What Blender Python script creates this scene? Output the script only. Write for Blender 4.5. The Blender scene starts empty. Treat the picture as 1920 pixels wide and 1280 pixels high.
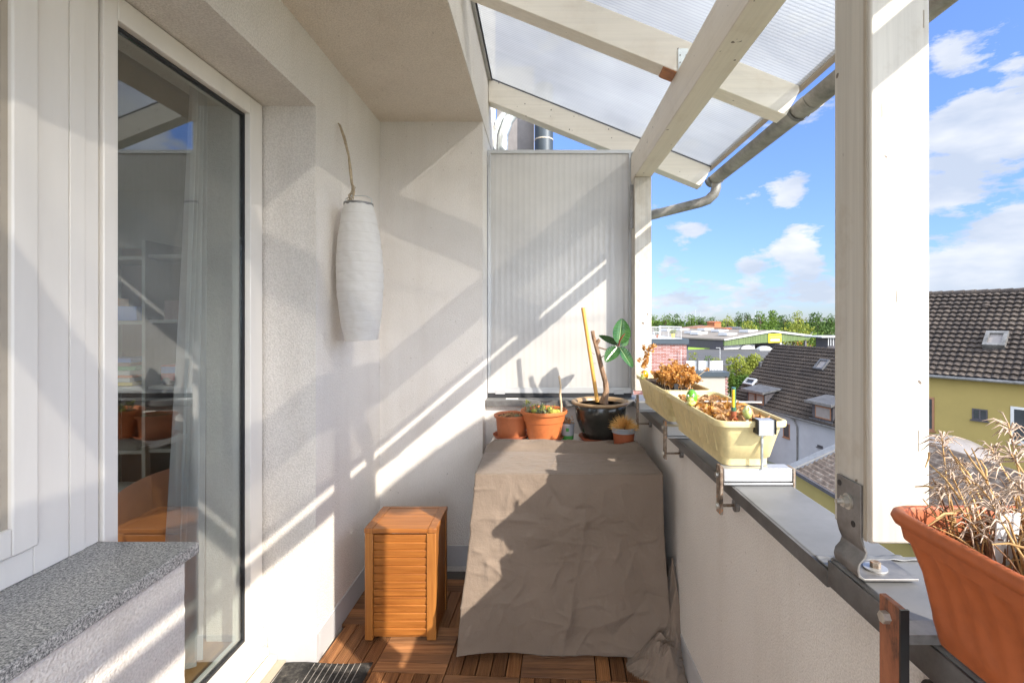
import bpy, bmesh, math, random
from mathutils import Vector, Matrix, noise
R = math.radians
random.seed(7)
sc = bpy.context.scene
COL = sc.collection

# ------------------------------------------------------------------ camera
F = 930.0; CXP, CYP = 1015.0, 600.0; H = 1.41
cam_d = bpy.data.cameras.new('camera'); cam = bpy.data.objects.new('camera', cam_d); COL.objects.link(cam)
cam.location = (0, 0, H); cam.rotation_euler = (R(90), 0, 0)
cam_d.sensor_width = 36; cam_d.lens = F / 1920 * 36
cam_d.shift_x = (960 - CXP) / 1920; cam_d.shift_y = (CYP - 640) / 1920
cam_d.clip_start = 0.05; cam_d.clip_end = 4000
sc.camera = cam

# ------------------------------------------------------------------ light
SUN = Vector((1.0, -0.935, 0.84)).normalized()      # towards the sun
elev = math.asin(SUN.z)
sun_d = bpy.data.lights.new('sun', 'SUN'); sun = bpy.data.objects.new('sun', sun_d); COL.objects.link(sun)
sun.rotation_euler = SUN.to_track_quat('Z', 'Y').to_euler()
sun_d.energy = 2.3; sun_d.angle = R(0.5); sun_d.color = (1.0, 0.925, 0.82)
w = bpy.data.worlds.new('World'); sc.world = w; w.use_nodes = True
nt = w.node_tree; nt.nodes.clear()
def N(t, k, **kw):
    n = t.nodes.new(k)
    for a, b in kw.items(): setattr(n, a, b)
    return n
def lk(t, a, b): t.links.new(a, b)
def mth(t, op, a, b=None, c=None, clamp=False):
    n = N(t, 'ShaderNodeMath', operation=op, use_clamp=clamp)
    for i, v in enumerate((a, b, c)):
        if v is None: continue
        if isinstance(v, (int, float)): n.inputs[i].default_value = v
        else: lk(t, v, n.inputs[i])
    return n.outputs[0]
sky = N(nt, 'ShaderNodeTexSky', sky_type='NISHITA', sun_disc=False)
sky.sun_elevation = elev; sky.sun_rotation = math.atan2(SUN.x, SUN.y)
sky.altitude = 60; sky.air_density = 1.0; sky.dust_density = 0.0; sky.ozone_density = 2.0
tc = N(nt, 'ShaderNodeTexCoord')
mp = N(nt, 'ShaderNodeMapping'); mp.inputs['Scale'].default_value = (1, 1, 2.7)
lk(nt, tc.outputs['Generated'], mp.inputs['Vector'])
def cn(scale, detail, loc=(0, 0, 0), rough=0.55):
    m2 = N(nt, 'ShaderNodeMapping'); m2.inputs['Location'].default_value = loc
    lk(nt, mp.outputs[0], m2.inputs['Vector'])
    n = N(nt, 'ShaderNodeTexNoise'); n.inputs['Scale'].default_value = scale; n.inputs['Detail'].default_value = detail
    n.inputs['Roughness'].default_value = rough; lk(nt, m2.outputs[0], n.inputs['Vector']); return n.outputs['Fac']
nA = cn(8.5, 10, (.3, .1, .2), 0.62)
nB = cn(24, 8, (.1, .4, .2), 0.6)
sep = N(nt, 'ShaderNodeSeparateXYZ'); lk(nt, tc.outputs['Generated'], sep.inputs[0])
lowm = mth(nt, 'SUBTRACT', 1.0, mth(nt, 'MULTIPLY', mth(nt, 'ABSOLUTE', sep.outputs['Z']), 9.0), clamp=True)
nA = mth(nt, 'ADD', mth(nt, 'MULTIPLY', nA, mth(nt, 'SUBTRACT', 1.0, lowm)), mth(nt, 'MULTIPLY', nB, lowm))
# cloud banks: directions with an angular radius and a weight
BANKS = [((0.95, 1, 0.34), .19, .17), ((0.86, 1, 0.38), .10, .10), ((0.93, 1, 0.13), .085, .18), ((0.82, 1, 0.07), .07, .12),
         ((0.50, 1, 0.255), .045, .24), ((0.51, 1, 0.135), .06, .22), ((0.30, 1, 0.19), .05, .17), ((0.42, 1, 0.11), .04, .16), ((0.55, 1, 0.09), .05, .16), ((0.27, 1, 0.12), .05, .14), ((0.40, 1, 0.45), .10, .05),
         ((0.42, 1, 0.09), .05, .10), ((0.81, 1, 0.54), .05, .17), ((0.55, 1, 0.41), .06, .09), ((0.62, 1, 0.5), .08, .05)]
bias = 0.0
for (d, r, wt) in BANKS:
    v = Vector(d).normalized()
    dot = N(nt, 'ShaderNodeVectorMath', operation='DISTANCE'); lk(nt, tc.outputs['Generated'], dot.inputs[0]); dot.inputs[1].default_value = v
    f = mth(nt, 'MULTIPLY', mth(nt, 'SUBTRACT', 1.0, mth(nt, 'DIVIDE', dot.outputs['Value'], r, clamp=True), clamp=True), wt * 1.5)
    bias = f if isinstance(bias, float) else mth(nt, 'ADD', bias, f)
# low band of far small clouds
low = mth(nt, 'MULTIPLY', mth(nt, 'SUBTRACT', 1.0, mth(nt, 'DIVIDE', mth(nt, 'ABSOLUTE', mth(nt, 'SUBTRACT', sep.outputs['Z'], 0.04)), 0.045), clamp=True), 0.19)
bias = mth(nt, 'ADD', bias, low)
over = mth(nt, 'MULTIPLY', mth(nt, 'SUBTRACT', sep.outputs['Z'], 0.50), 4.0, clamp=True)          # unseen cloud added overhead as fill light
behind = mth(nt, 'MULTIPLY', mth(nt, 'SUBTRACT', -0.05, sep.outputs['Y']), 4.0, clamp=True)      # and added behind the viewer, to lift the shade
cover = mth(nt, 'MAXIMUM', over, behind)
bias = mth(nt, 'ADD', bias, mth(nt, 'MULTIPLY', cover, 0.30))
dens = mth(nt, 'MULTIPLY', mth(nt, 'SUBTRACT', mth(nt, 'ADD', nA, bias), 0.595), 10.0, clamp=True)
dens = mth(nt, 'POWER', dens, 0.8)
shade = mth(nt, 'MULTIPLY', mth(nt, 'SUBTRACT', cn(7.5, 4, (0.015, -0.015, 0.04), .5), 0.42), 2.6, clamp=True)
cr = N(nt, 'ShaderNodeMix', data_type='RGBA'); lk(nt, shade, cr.inputs[0])
cr.inputs[6].default_value = (1.6, 1.8, 2.15, 1); cr.inputs[7].default_value = (2.7, 2.7, 2.75, 1)
mx = N(nt, 'ShaderNodeMix', data_type='RGBA'); lk(nt, mth(nt, 'MULTIPLY', dens, 0.93), mx.inputs[0])
el = mth(nt, 'MULTIPLY', sep.outputs['Z'], 1.6, clamp=True)
tn = N(nt, 'ShaderNodeMix', data_type='RGBA'); lk(nt, mth(nt, 'POWER', el, 0.6), tn.inputs[0])
tn.inputs[6].default_value = (.175, .225, .37, 1); tn.inputs[7].default_value = (.56, .62, .87, 1)
sk2 = N(nt, 'ShaderNodeMix', data_type='RGBA', blend_type='MULTIPLY'); sk2.inputs[0].default_value = 1
lk(nt, sky.outputs[0], sk2.inputs[6]); lk(nt, tn.outputs[2], sk2.inputs[7])
br = N(nt, 'ShaderNodeVectorMath', operation='SCALE'); lk(nt, cr.outputs[2], br.inputs[0]); lk(nt, mth(nt, 'ADD', 1.0, mth(nt, 'MAXIMUM', mth(nt, 'MULTIPLY', over, 1.0), mth(nt, 'MULTIPLY', behind, 4.4))), br.inputs['Scale'])  # the added out-of-view clouds are brightened to fill the shade
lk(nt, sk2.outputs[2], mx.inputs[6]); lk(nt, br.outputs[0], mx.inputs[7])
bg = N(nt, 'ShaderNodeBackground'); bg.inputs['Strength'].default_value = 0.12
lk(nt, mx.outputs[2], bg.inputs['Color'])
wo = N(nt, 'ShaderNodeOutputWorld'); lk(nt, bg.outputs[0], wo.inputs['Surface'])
sc.view_settings.view_transform = 'Standard'; sc.view_settings.look = 'None'
sc.view_settings.exposure = 1.8; sc.view_settings.gamma = 1.0
sc.cycles.max_bounces = 10; sc.cycles.transparent_max_bounces = 16; sc.cycles.diffuse_bounces = 6
sc.cycles.sample_clamp_indirect = 8

# ------------------------------------------------------------------ materials
def new_mat(name):
    m = bpy.data.materials.new(name); m.use_nodes = True
    t = m.node_tree; t.nodes.clear()
    o = N(t, 'ShaderNodeOutputMaterial'); p = N(t, 'ShaderNodeBsdfPrincipled')
    lk(t, p.outputs[0], o.inputs[0])
    c = N(t, 'ShaderNodeTexCoord')
    return m, t, p, c, o
def noise_n(t, c, scale, detail=4, stretch=(1, 1, 1), rough=.5, loc=(0, 0, 0)):
    mpn = N(t, 'ShaderNodeMapping'); mpn.inputs['Scale'].default_value = stretch; mpn.inputs['Location'].default_value = loc
    lk(t, c.outputs['Object'], mpn.inputs['Vector'])
    n = N(t, 'ShaderNodeTexNoise'); n.inputs['Scale'].default_value = scale; n.inputs['Detail'].default_value = detail; n.inputs['Roughness'].default_value = rough
    lk(t, mpn.outputs[0], n.inputs['Vector']); return n.outputs['Fac']
def ramp(t, fac, stops):
    r = N(t, 'ShaderNodeValToRGB'); e = r.color_ramp.elements
    while len(e) < len(stops): e.new(0.5)
    for i, (p_, c_) in enumerate(stops):
        e[i].position = p_; e[i].color = (c_[0], c_[1], c_[2], 1)
    lk(t, fac, r.inputs[0]); return r.outputs[0]
def bump(t, p, hgt, strength, dist, prev=None):
    b = N(t, 'ShaderNodeBump'); b.inputs['Strength'].default_value = strength; b.inputs['Distance'].default_value = dist
    lk(t, hgt, b.inputs['Height'])
    if prev is not None: lk(t, prev, b.inputs['Normal'])
    lk(t, b.outputs[0], p.inputs['Normal']); return b.outputs[0]
def plain(name, col, rough=.6, metal=0, var=.12, vs=6, bs=0, bscale=200, bd=.001, stretch=(1, 1, 1), spec=.5):
    m, t, p, c, o = new_mat(name)
    f = noise_n(t, c, vs, 6, stretch, .6)
    lo = tuple(max(0, x * (1 - var)) for x in col); hi = tuple(min(1, x * (1 + var)) for x in col)
    lk(t, ramp(t, f, [(.3, lo), (.7, hi)]), p.inputs['Base Color'])
    p.inputs['Roughness'].default_value = rough; p.inputs['Metallic'].default_value = metal
    p.inputs['Specular IOR Level'].default_value = spec
    if bs: bump(t, p, noise_n(t, c, bscale, 3, stretch), bs, bd)
    return m
def stucco(name, col, s1=230, strength=.9, dist=.0028, dirt=None):
    m, t, p, c, o = new_mat(name)
    f = noise_n(t, c, 2.2, 8, (1, 1, 1), .6)
    lo = tuple(x * .93 for x in col)
    colr = ramp(t, f, [(.35, lo), (.65, col)])
    g = noise_n(t, c, s1 * .8, 2)
    mm = N(t, 'ShaderNodeMix', data_type='RGBA', blend_type='MULTIPLY'); mm.inputs[0].default_value = .32
    lk(t, colr, mm.inputs[6]); lk(t, ramp(t, g, [(.38, (.55, .53, .5)), (.6, (1, 1, 1))]), mm.inputs[7])
    st_ = noise_n(t, c, 2.2, 6, (3, 3, .35), .65, (3, 1, 2)); sp_ = noise_n(t, c, 75, 2, (1, 1, 1), .5)
    m4 = N(t, 'ShaderNodeMix', data_type='RGBA', blend_type='MULTIPLY'); m4.inputs[0].default_value = 1
    lk(t, mm.outputs[2], m4.inputs[6]); lk(t, ramp(t, st_, [(.33, (.95, .94, .93)), (.5, (1, 1, 1))]), m4.inputs[7])
    m5 = N(t, 'ShaderNodeMix', data_type='RGBA', blend_type='MULTIPLY'); m5.inputs[0].default_value = 1
    lk(t, m4.outputs[2], m5.inputs[6]); lk(t, ramp(t, sp_, [(.72, (1, 1, 1)), (.76, (.62, .58, .53))]), m5.inputs[7])
    lk(t, m5.outputs[2], p.inputs['Base Color'])
    p.inputs['Roughness'].default_value = .9; p.inputs['Specular IOR Level'].default_value = .2
    v = N(t, 'ShaderNodeTexVoronoi', feature='SMOOTH_F1'); v.inputs['Scale'].default_value = s1
    lk(t, c.outputs['Object'], v.inputs['Vector'])
    n2 = noise_n(t, c, s1 * .55, 5, (1, 1, 1), .65)
    hgt = mth(t, 'ADD', mth(t, 'MULTIPLY', v.outputs['Distance'], .7), n2)
    bump(t, p, hgt, strength, dist)
    return m
def painted_wood(name, col, axis=1, grain=.10, rough=.45, dirt=.25):
    """axis: direction of the grain"""
    m, t, p, c, o = new_mat(name)
    st = [40, 40, 40]; st[axis] = .9
    f = noise_n(t, c, 1.6, 6, st, .65)
    d = noise_n(t, c, 5, 8, (1, 1, 1), .7)
    base = ramp(t, f, [(.3, tuple(x * (1 - grain) for x in col)), (.62, col)])
    mm = N(t, 'ShaderNodeMix', data_type='RGBA', blend_type='MULTIPLY'); mm.inputs[0].default_value = dirt
    lk(t, base, mm.inputs[6]); lk(t, ramp(t, d, [(.30, (.62, .52, .40)), (.48, (1, 1, 1))]), mm.inputs[7])
    sp = noise_n(t, c, 38, 1)
    m3 = N(t, 'ShaderNodeMix', data_type='RGBA'); lk(t, ramp(t, sp, [(.765, (0, 0, 0)), (.785, (1, 1, 1))]), m3.inputs[0])
    lk(t, mm.outputs[2], m3.inputs[6]); m3.inputs[7].default_value = (.16, .12, .09, 1)
    lk(t, m3.outputs[2], p.inputs['Base Color'])
    p.inputs['Roughness'].default_value = rough
    bump(t, p, f, .25, .0015)
    return m
def wood(name, c1, c2, axis=0, sc_=3, rough=.5, bs=.35, dens=30):
    m, t, p, c, o = new_mat(name)
    st = [dens, dens, dens]; st[axis] = 1.2
    f = noise_n(t, c, sc_, 8, st, .6)
    g = noise_n(t, c, 1.4, 3, (3, 3, 3), .5)
    mix = mth(t, 'ADD', mth(t, 'MULTIPLY', f, .75), mth(t, 'MULTIPLY', g, .25))
    oi = N(t, 'ShaderNodeObjectInfo')
    lk(t, ramp(t, mix, [(.32, c2), (.5, tuple((a + b) / 2 for a, b in zip(c1, c2))), (.66, c1)]), p.inputs['Base Color'])
    p.inputs['Roughness'].default_value = rough
    bump(t, p, f, bs, .001)
    return m
M = {}
M['stucco'] = stucco('rough white render', (.82, .765, .70), 210, 1.0, .0032)
M['stucco_fine'] = stucco('fine white render', (.82, .77, .71), 300, .8, .0026)
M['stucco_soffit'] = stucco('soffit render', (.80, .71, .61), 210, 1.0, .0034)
M['plinth'] = plain('grey plinth paint', (.50, .49, .49), .8, 0, .06, 4, .25, 60, .002)
M['plinthd'] = plain('grey render', (.20, .185, .18), .9, 0, .12, 12, .4, 90, .003)
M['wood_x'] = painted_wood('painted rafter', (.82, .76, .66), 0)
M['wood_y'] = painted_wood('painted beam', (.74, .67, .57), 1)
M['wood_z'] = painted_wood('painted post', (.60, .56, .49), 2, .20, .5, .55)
M['upvc'] = plain('white plastic frame', (.80, .75, .68), .38, 0, .05, 2.5, .03, 30, .001, (3, 3, .5))
M['upvc_cream'] = plain('cream door sill', (.72, .66, .55), .5, 0, .1, 6, .2, 60, .001)  # cream tone of the threshold
M['gasket'] = plain('black gasket', (.02, .02, .022), .6, 0, .1)
M['tan_trim'] = plain('tan trim', (.42, .36, .28), .6, 0, .12, 6)
# granite
m, t, p, c, o = new_mat('grey granite')
a = noise_n(t, c, 170, 4, (1, 1, 1), .75); b_ = noise_n(t, c, 330, 2, (1, 1, 1), .6, (4, 2, 1))
fa = mth(t, 'ADD', mth(t, 'MULTIPLY', a, .6), mth(t, 'MULTIPLY', b_, .4))
lk(t, ramp(t, fa, [(.39, (.03, .03, .032)), (.46, (.20, .198, .19)), (.53, (.36, .35, .33)), (.60, (.62, .60, .56))]), p.inputs['Base Color'])
p.inputs['Roughness'].default_value = .42; M['granite'] = m
# polycarbonate: twin wall sheet, cells run along one axis
def poly(name, axis, period, tr=.42, col=(.86, .89, .92), glow=.5, line=.75, dif=.35):
    m, t, p, c, o = new_mat(name)
    t.nodes.remove(p)
    s = N(t, 'ShaderNodeSeparateXYZ'); lk(t, c.outputs['Object'], s.inputs[0])
    co = s.outputs[axis]
    fr = mth(t, 'FRACT', mth(t, 'DIVIDE', co, period))
    ln = mth(t, 'POWER', mth(t, 'ADD', .5, mth(t, 'MULTIPLY', mth(t, 'SINE', mth(t, 'MULTIPLY', fr, 6.2832)), .5)), 2.5)
    var = noise_n(t, c, 1.3 / period * .12, 3, tuple(1 if i == axis else .01 for i in range(3)))
    tint = N(t, 'ShaderNodeMix', data_type='RGBA'); lk(t, mth(t, 'MULTIPLY', ln, line), tint.inputs[0])
    tint.inputs[6].default_value = (*col, 1); tint.inputs[7].default_value = (col[0] * .62, col[1] * .64, col[2] * .66, 1)
    big = noise_n(t, c, 1.1, 4, (1, 1, 1), .6, (2, 0, 1)); tq = N(t, 'ShaderNodeMix', data_type='RGBA', blend_type='MULTIPLY'); tq.inputs[0].default_value = 1  # broad tonal variation painted in for clouds seen through the sheet
    lk(t, tint.outputs[2], tq.inputs[6]); lk(t, ramp(t, big, [(.36, (.84, .84, .85)), (.62, (1.0, 1.0, 1.0))]), tq.inputs[7]); tint = tq
    tb = N(t, 'ShaderNodeBsdfTransparent'); lk(t, tint.outputs[2], tb.inputs[0])
    tl = N(t, 'ShaderNodeBsdfTranslucent'); lk(t, tint.outputs[2], tl.inputs[0])
    df = N(t, 'ShaderNodeBsdfDiffuse'); lk(t, tint.outputs[2], df.inputs[0])
    gl = N(t, 'ShaderNodeBsdfGlossy'); gl.inputs['Roughness'].default_value = .22
    bp = N(t, 'ShaderNodeBump'); bp.inputs['Strength'].default_value = .5; bp.inputs['Distance'].default_value = .003
    lk(t, mth(t, 'SINE', mth(t, 'MULTIPLY', co, 6.283 / period)), bp.inputs['Height'])
    lk(t, bp.outputs[0], gl.inputs['Normal'])
    m1 = N(t, 'ShaderNodeMixShader'); m1.inputs[0].default_value = dif; lk(t, tl.outputs[0], m1.inputs[1]); lk(t, df.outputs[0], m1.inputs[2])
    m2 = N(t, 'ShaderNodeMixShader'); lk(t, mth(t, 'ADD', mth(t, 'MULTIPLY', var, .2), tr - .1), m2.inputs[0]); lk(t, m1.outputs[0], m2.inputs[1]); lk(t, tb.outputs[0], m2.inputs[2])
    lw = N(t, 'ShaderNodeLayerWeight'); lw.inputs[0].default_value = .5
    m3 = N(t, 'ShaderNodeMixShader'); lk(t, mth(t, 'ADD', .04, mth(t, 'MULTIPLY', mth(t, 'POWER', lw.outputs['Facing'], 5.0), .6)), m3.inputs[0]); lk(t, m2.outputs[0], m3.inputs[1]); lk(t, gl.outputs[0], m3.inputs[2])
    lk(t, m3.outputs[0], o.inputs[0]); return m
M['poly_roof'] = poly('twin wall roof sheet', 1, .017, .52, (.74, .745, .735), line=.55)
M['poly_side'] = poly('twin wall side sheet', 0, 36e-3, .05, (.86, .83, .78), line=.16, dif=.55)
m, t, p, c, o = new_mat('window glass'); t.nodes.remove(p)
tb = N(t, 'ShaderNodeBsdfTransparent'); tb.inputs[0].default_value = (.80, .84, .83, 1)
gl = N(t, 'ShaderNodeBsdfGlossy'); gl.inputs['Roughness'].default_value = .004; gl.inputs['Color'].default_value = (.95, .97, 1, 1)
lw = N(t, 'ShaderNodeLayerWeight'); lw.inputs[0].default_value = .5
ms = N(t, 'ShaderNodeMixShader'); lk(t, mth(t, 'ADD', .12, mth(t, 'MULTIPLY', mth(t, 'POWER', lw.outputs['Facing'], 4.0), .88)), ms.inputs[0]); lk(t, tb.outputs[0], ms.inputs[1]); lk(t, gl.outputs[0], ms.inputs[2])
lk(t, ms.outputs[0], o.inputs[0]); M['glass'] = m
def galv(name, col, rough=.45, metal=.75):
    m, t, p, c, o = new_mat(name)
    f = noise_n(t, c, 14, 7, (1, 1, 1), .7); g = noise_n(t, c, 3, 4)
    mix = mth(t, 'ADD', mth(t, 'MULTIPLY', f, .6), mth(t, 'MULTIPLY', g, .4))
    lk(t, ramp(t, mix, [(.35, tuple(x * .5 for x in col)), (.5, col), (.65, tuple(min(1, x * 1.5) for x in col))]), p.inputs['Base Color'])
    p.inputs['Metallic'].default_value = metal; lk(t, ramp(t, f, [(.3, (rough - .1,) * 3), (.7, (rough + .2,) * 3)]), p.inputs['Roughness'])
    bump(t, p, f, .15, .001); return m
M['zinc'] = galv('weathered zinc gutter', (.30, .285, .26), .5, .6)
M['zinc_light'] = plain('zinc coping', (.19, .19, .19), .55, .3, .16, 7, .1, 40, .001)
M['zinc_dark'] = galv('dark coping drip edge', (.16, .155, .15), .5, .4)
M['steel'] = galv('galvanised bracket', (.52, .55, .55), .4, .7)
M['steel_dark'] = galv('dull post foot steel', (.26, .25, .24), .5, .65)
M['alu'] = plain('mill aluminium', (.50, .50, .50), .36, .5, .05, 8)
M['alu_frame'] = plain('anodised frame', (.55, .55, .54), .4, .6, .06, 8)
m, t, p, c, o = new_mat('rusty clamp'); f = noise_n(t, c, 45, 8, (1, 1, 1), .7)
lk(t, ramp(t, f, [(.36, (.07, .05, .035)), (.48, (.22, .15, .10)), (.56, (.30, .27, .23)), (.64, (.50, .20, .05))]), p.inputs['Base Color']); p.inputs['Roughness'].default_value = .75; p.inputs['Metallic'].default_value = .2
bump(t, p, f, .4, .001); M['rust'] = m
m, t, p, c, o = new_mat('red brown painted clamp'); f = noise_n(t, c, 30, 8, (1, 1, .3), .7)
lk(t, ramp(t, f, [(.34, (.04, .025, .02)), (.44, (.24, .085, .04)), (.6, (.36, .13, .06))]), p.inputs['Base Color']); p.inputs['Roughness'].default_value = .6
bump(t, p, f, .3, .001); M['redclamp'] = m
M['bolt'] = galv('bolt', (.55, .53, .48), .4, .8)
M['black'] = plain('black plastic', (.015, .015, .016), .45)
M['soil'] = plain('dry potting soil', (.055, .035, .022), .95, 0, .6, 60, 1, 90, .01)
def terra(name, col, rough=.62):
    m, t, p, c, o = new_mat(name)
    f = noise_n(t, c, 9, 7, (1, 1, .6), .65); g = noise_n(t, c, 60, 4)
    mix = mth(t, 'ADD', mth(t, 'MULTIPLY', f, .7), mth(t, 'MULTIPLY', g, .3))
    lk(t, ramp(t, mix, [(.35, tuple(x * .78 for x in col)), (.5, col), (.66, tuple(min(1, x * 1.12) for x in col))]), p.inputs['Base Color'])
    p.inputs['Roughness'].default_value = rough; bump(t, p, g, .08, .001); return m
M['terra'] = terra('terracotta plastic', (.42, .125, .042))
M['terra_light'] = terra('light terracotta', (.52, .15, .042))
M['terra_planter'] = terra('terracotta planter', (.43, .108, .03), .5)
M['saucer'] = terra('terracotta saucer', (.33, .085, .03))
M['yellow_pl'] = terra('faded yellow plastic', (.68, .56, .28), .5)
M['glaze'] = plain('dark glazed ceramic', (.035, .033, .027), .16, 0, .45, 5, .05, 20, .002)
M['glaze_rim'] = plain('brown ceramic rim', (.33, .215, .115), .35, 0, .25, 10, .1, 30, .002)
M['whitepl'] = plain('white plastic', (.72, .71, .69), .45, 0, .05)
M['greypl'] = plain('grey plastic', (.32, .34, .37), .45, 0, .08)
M['bark'] = plain('dry bark', (.27, .17, .105), .9, 0, .55, 45, 1.0, 90, .006, (1, 1, .5))
M['twig'] = plain('dry twig', (.55, .42, .28), .8, 0, .3, 30, .5, 80, .002)
M['cordm'] = plain('old grey twine', (.38, .30, .20), .9, 0, .3, 60, .5, 150, .002)
M['cane'] = plain('varnished cane', (.62, .32, .06), .3, 0, .15, 12, .05, 40, .001, (1, 1, .3))
m, t, p, c, o = new_mat('rubber plant leaf'); f = noise_n(t, c, 18, 4)
lk(t, ramp(t, f, [(.35, (.012, .05, .012)), (.65, (.045, .13, .025))]), p.inputs['Base Color']); p.inputs['Roughness'].default_value = .18
p.inputs['Coat Weight'].default_value = .3; M['ficus'] = m
M['ficus_rib'] = plain('pale leaf rib', (.35, .42, .20), .4)
M['red_bud'] = plain('red leaf bud', (.28, .05, .03), .5)
def leafm(name, c1, c2, rough=.6, tl=.35, sc_=9):
    m, t, p, c, o = new_mat(name)
    f = noise_n(t, c, sc_, 3, (1, 1, 1), .6)
    colr = ramp(t, f, [(.32, c1), (.68, c2)])
    lk(t, colr, p.inputs['Base Color']); p.inputs['Roughness'].default_value = rough; p.inputs['Specular IOR Level'].default_value = .25
    tr = N(t, 'ShaderNodeBsdfTranslucent'); lk(t, colr, tr.inputs[0])
    mxs = N(t, 'ShaderNodeMixShader'); mxs.inputs[0].default_value = tl
    lk(t, p.outputs[0], mxs.inputs[1]); lk(t, tr.outputs[0], mxs.inputs[2]); lk(t, mxs.outputs[0], o.inputs[0]); return m
M['dry_orange'] = leafm('dried orange leaves', (.42, .17, .035), (.80, .45, .13), .6, .35, 60)
M['dry_brown'] = leafm('dried brown leaves', (.30, .13, .045), (.72, .48, .26), .6, .3, 60)
M['dry_tuft'] = leafm('straw tuft', (.62, .34, .08), (.90, .60, .24), .7, .2, 60)
M['lav_leaf'] = leafm('silvery lavender leaves', (.46, .34, .26), (.72, .58, .46), .7, .2, 50)
M['lav_stem'] = leafm('golden dry stalks', (.40, .22, .08), (.72, .48, .22), .6, .1, 40)
M['lav_dark'] = leafm('dark old stems', (.11, .055, .03), (.30, .17, .09), .8, .1, 40)
M['succ_y'] = leafm('yellow green succulent', (.35, .36, .06), (.62, .58, .14), .5, .25, 50)
M['succ_g'] = leafm('grey green leaves', (.16, .22, .12), (.42, .46, .30), .5, .25, 50)
M['tree1'] = leafm('mid green foliage', (.04, .085, .012), (.15, .23, .03), .6, .35, .35)
M['tree2'] = leafm('dark green foliage', (.025, .055, .010), (.085, .14, .025), .6, .3, .35)
M['tree3'] = leafm('yellow green foliage', (.12, .15, .02), (.30, .32, .05), .6, .35, .35)
M['trunk'] = plain('tree bark', (.09, .065, .045), .9, 0, .3, 3)
# cloth
m, t, p, c, o = new_mat('taupe linen')
f = noise_n(t, c, 3, 5); wv = noise_n(t, c, 500, 2, (1, 1, .12)); wh = noise_n(t, c, 500, 2, (.12, 1, 1))
lk(t, ramp(t, f, [(.3, (.188, .143, .108)), (.7, (.238, .184, .142))]), p.inputs['Base Color']); p.inputs['Roughness'].default_value = .9
p.inputs['Specular IOR Level'].default_value = .15; p.inputs['Sheen Weight'].default_value = .15
n1 = noise_n(t, c, 16, 5, (1, 1, .8), .6)
n3 = noise_n(t, c, 130, 4, (1, 1, .25), .7); n4 = noise_n(t, c, 130, 4, (.25, 1, 1), .7)
b0_ = bump(t, p, mth(t, 'ADD', n3, n4), .35, .003)
b1 = bump(t, p, n1, .5, .014, b0_); bump(t, p, mth(t, 'ADD', wv, wh), .35, .0012, b1); M['cloth'] = m
M['paper'] = None
m, t, p, c, o = new_mat('white rice paper'); f = noise_n(t, c, 26, 5, (1, 1, 2.5), .65)
lk(t, ramp(t, f, [(.3, (.74, .71, .67)), (.7, (.80, .775, .735))]), p.inputs['Base Color']); p.inputs['Roughness'].default_value = .8
bump(t, p, f, .5, .006)
tr = N(t, 'ShaderNodeBsdfTranslucent'); tr.inputs[0].default_value = (.8, .77, .72, 1); mxs = N(t, 'ShaderNodeMixShader'); mxs.inputs[0].default_value = .3
lk(t, p.outputs[0], mxs.inputs[1]); lk(t, tr.outputs[0], mxs.inputs[2]); lk(t, mxs.outputs[0], o.inputs[0]); M['paper'] = m
M['paper_rib'] = plain('thin rib line', (.60, .56, .50), .8)
M['teak'] = wood('oiled acacia horizontal', (.48, .18, .038), (.23, .072, .014), 0, 2.2, .38, .25)
M['teak_z'] = wood('oiled acacia upright', (.47, .19, .042), (.26, .088, .018), 2, 2.2, .38, .25)
M['teak_y'] = wood('oiled acacia side', (.42, .16, .04), (.22, .07, .016), 2, 2.2, .4, .25)
M['deck'] = wood('weathered deck slats', (.42, .20, .082), (.15, .06, .022), 0, 2.0, .55, .4)
M['deck2'] = wood('weathered deck slats lengthwise', (.42, .20, .082), (.15, .06, .022), 1, 2.0, .55, .4)
M['slab'] = plain('dark floor slab', (.10, .09, .08), .9, 0, .2, 8)
# mat
m, t, p, c, o = new_mat('black door mat')
f = noise_n(t, c, 26, 6, (1, 1, 1), .7)
lk(t, ramp(t, f, [(.45, (.018, .017, .016)), (.62, (.075, .068, .06)), (.74, (.30, .26, .20))]), p.inputs['Base Color'])
p.inputs['Roughness'].default_value = .95; bump(t, p, noise_n(t, c, 320, 2), .6, .003); M['mat'] = m
M['matstripe'] = plain('pale mat stripe', (.38, .35, .32), .95, 0, .4, 30)
# interiors
M['parquet'] = wood('oak parquet', (.52, .27, .09), (.30, .13, .04), 1, 1.5, .3, .1, 12)
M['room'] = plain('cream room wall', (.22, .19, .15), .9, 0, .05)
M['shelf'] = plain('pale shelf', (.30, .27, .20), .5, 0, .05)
M['orange_fab'] = plain('orange upholstery', (.62, .22, .08), .85, 0, .1, 5, .3, 160, .002)
m, t, p, c, o = new_mat('sheer curtain'); t.nodes.remove(p)
tb = N(t, 'ShaderNodeBsdfTransparent'); tl = N(t, 'ShaderNodeBsdfTranslucent'); tl.inputs[0].default_value = (.82, .78, .76, 1); df = N(t, 'ShaderNodeBsdfDiffuse'); df.inputs[0].default_value = (.82, .78, .76, 1)
m1 = N(t, 'ShaderNodeMixShader'); m1.inputs[0].default_value = .6; lk(t, tl.outputs[0], m1.inputs[1]); lk(t, df.outputs[0], m1.inputs[2])
m2 = N(t, 'ShaderNodeMixShader'); lk(t, mth(t, 'ADD', mth(t, 'MULTIPLY', noise_n(t, c, 8, 3), .3), .22), m2.inputs[0]); lk(t, m1.outputs[0], m2.inputs[1]); lk(t, tb.outputs[0], m2.inputs[2]); lk(t, m2.outputs[0], o.inputs[0]); M['sheer'] = m
M['rust_ribbon'] = plain('rust coloured ribbon', (.36, .13, .05), .7)
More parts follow.
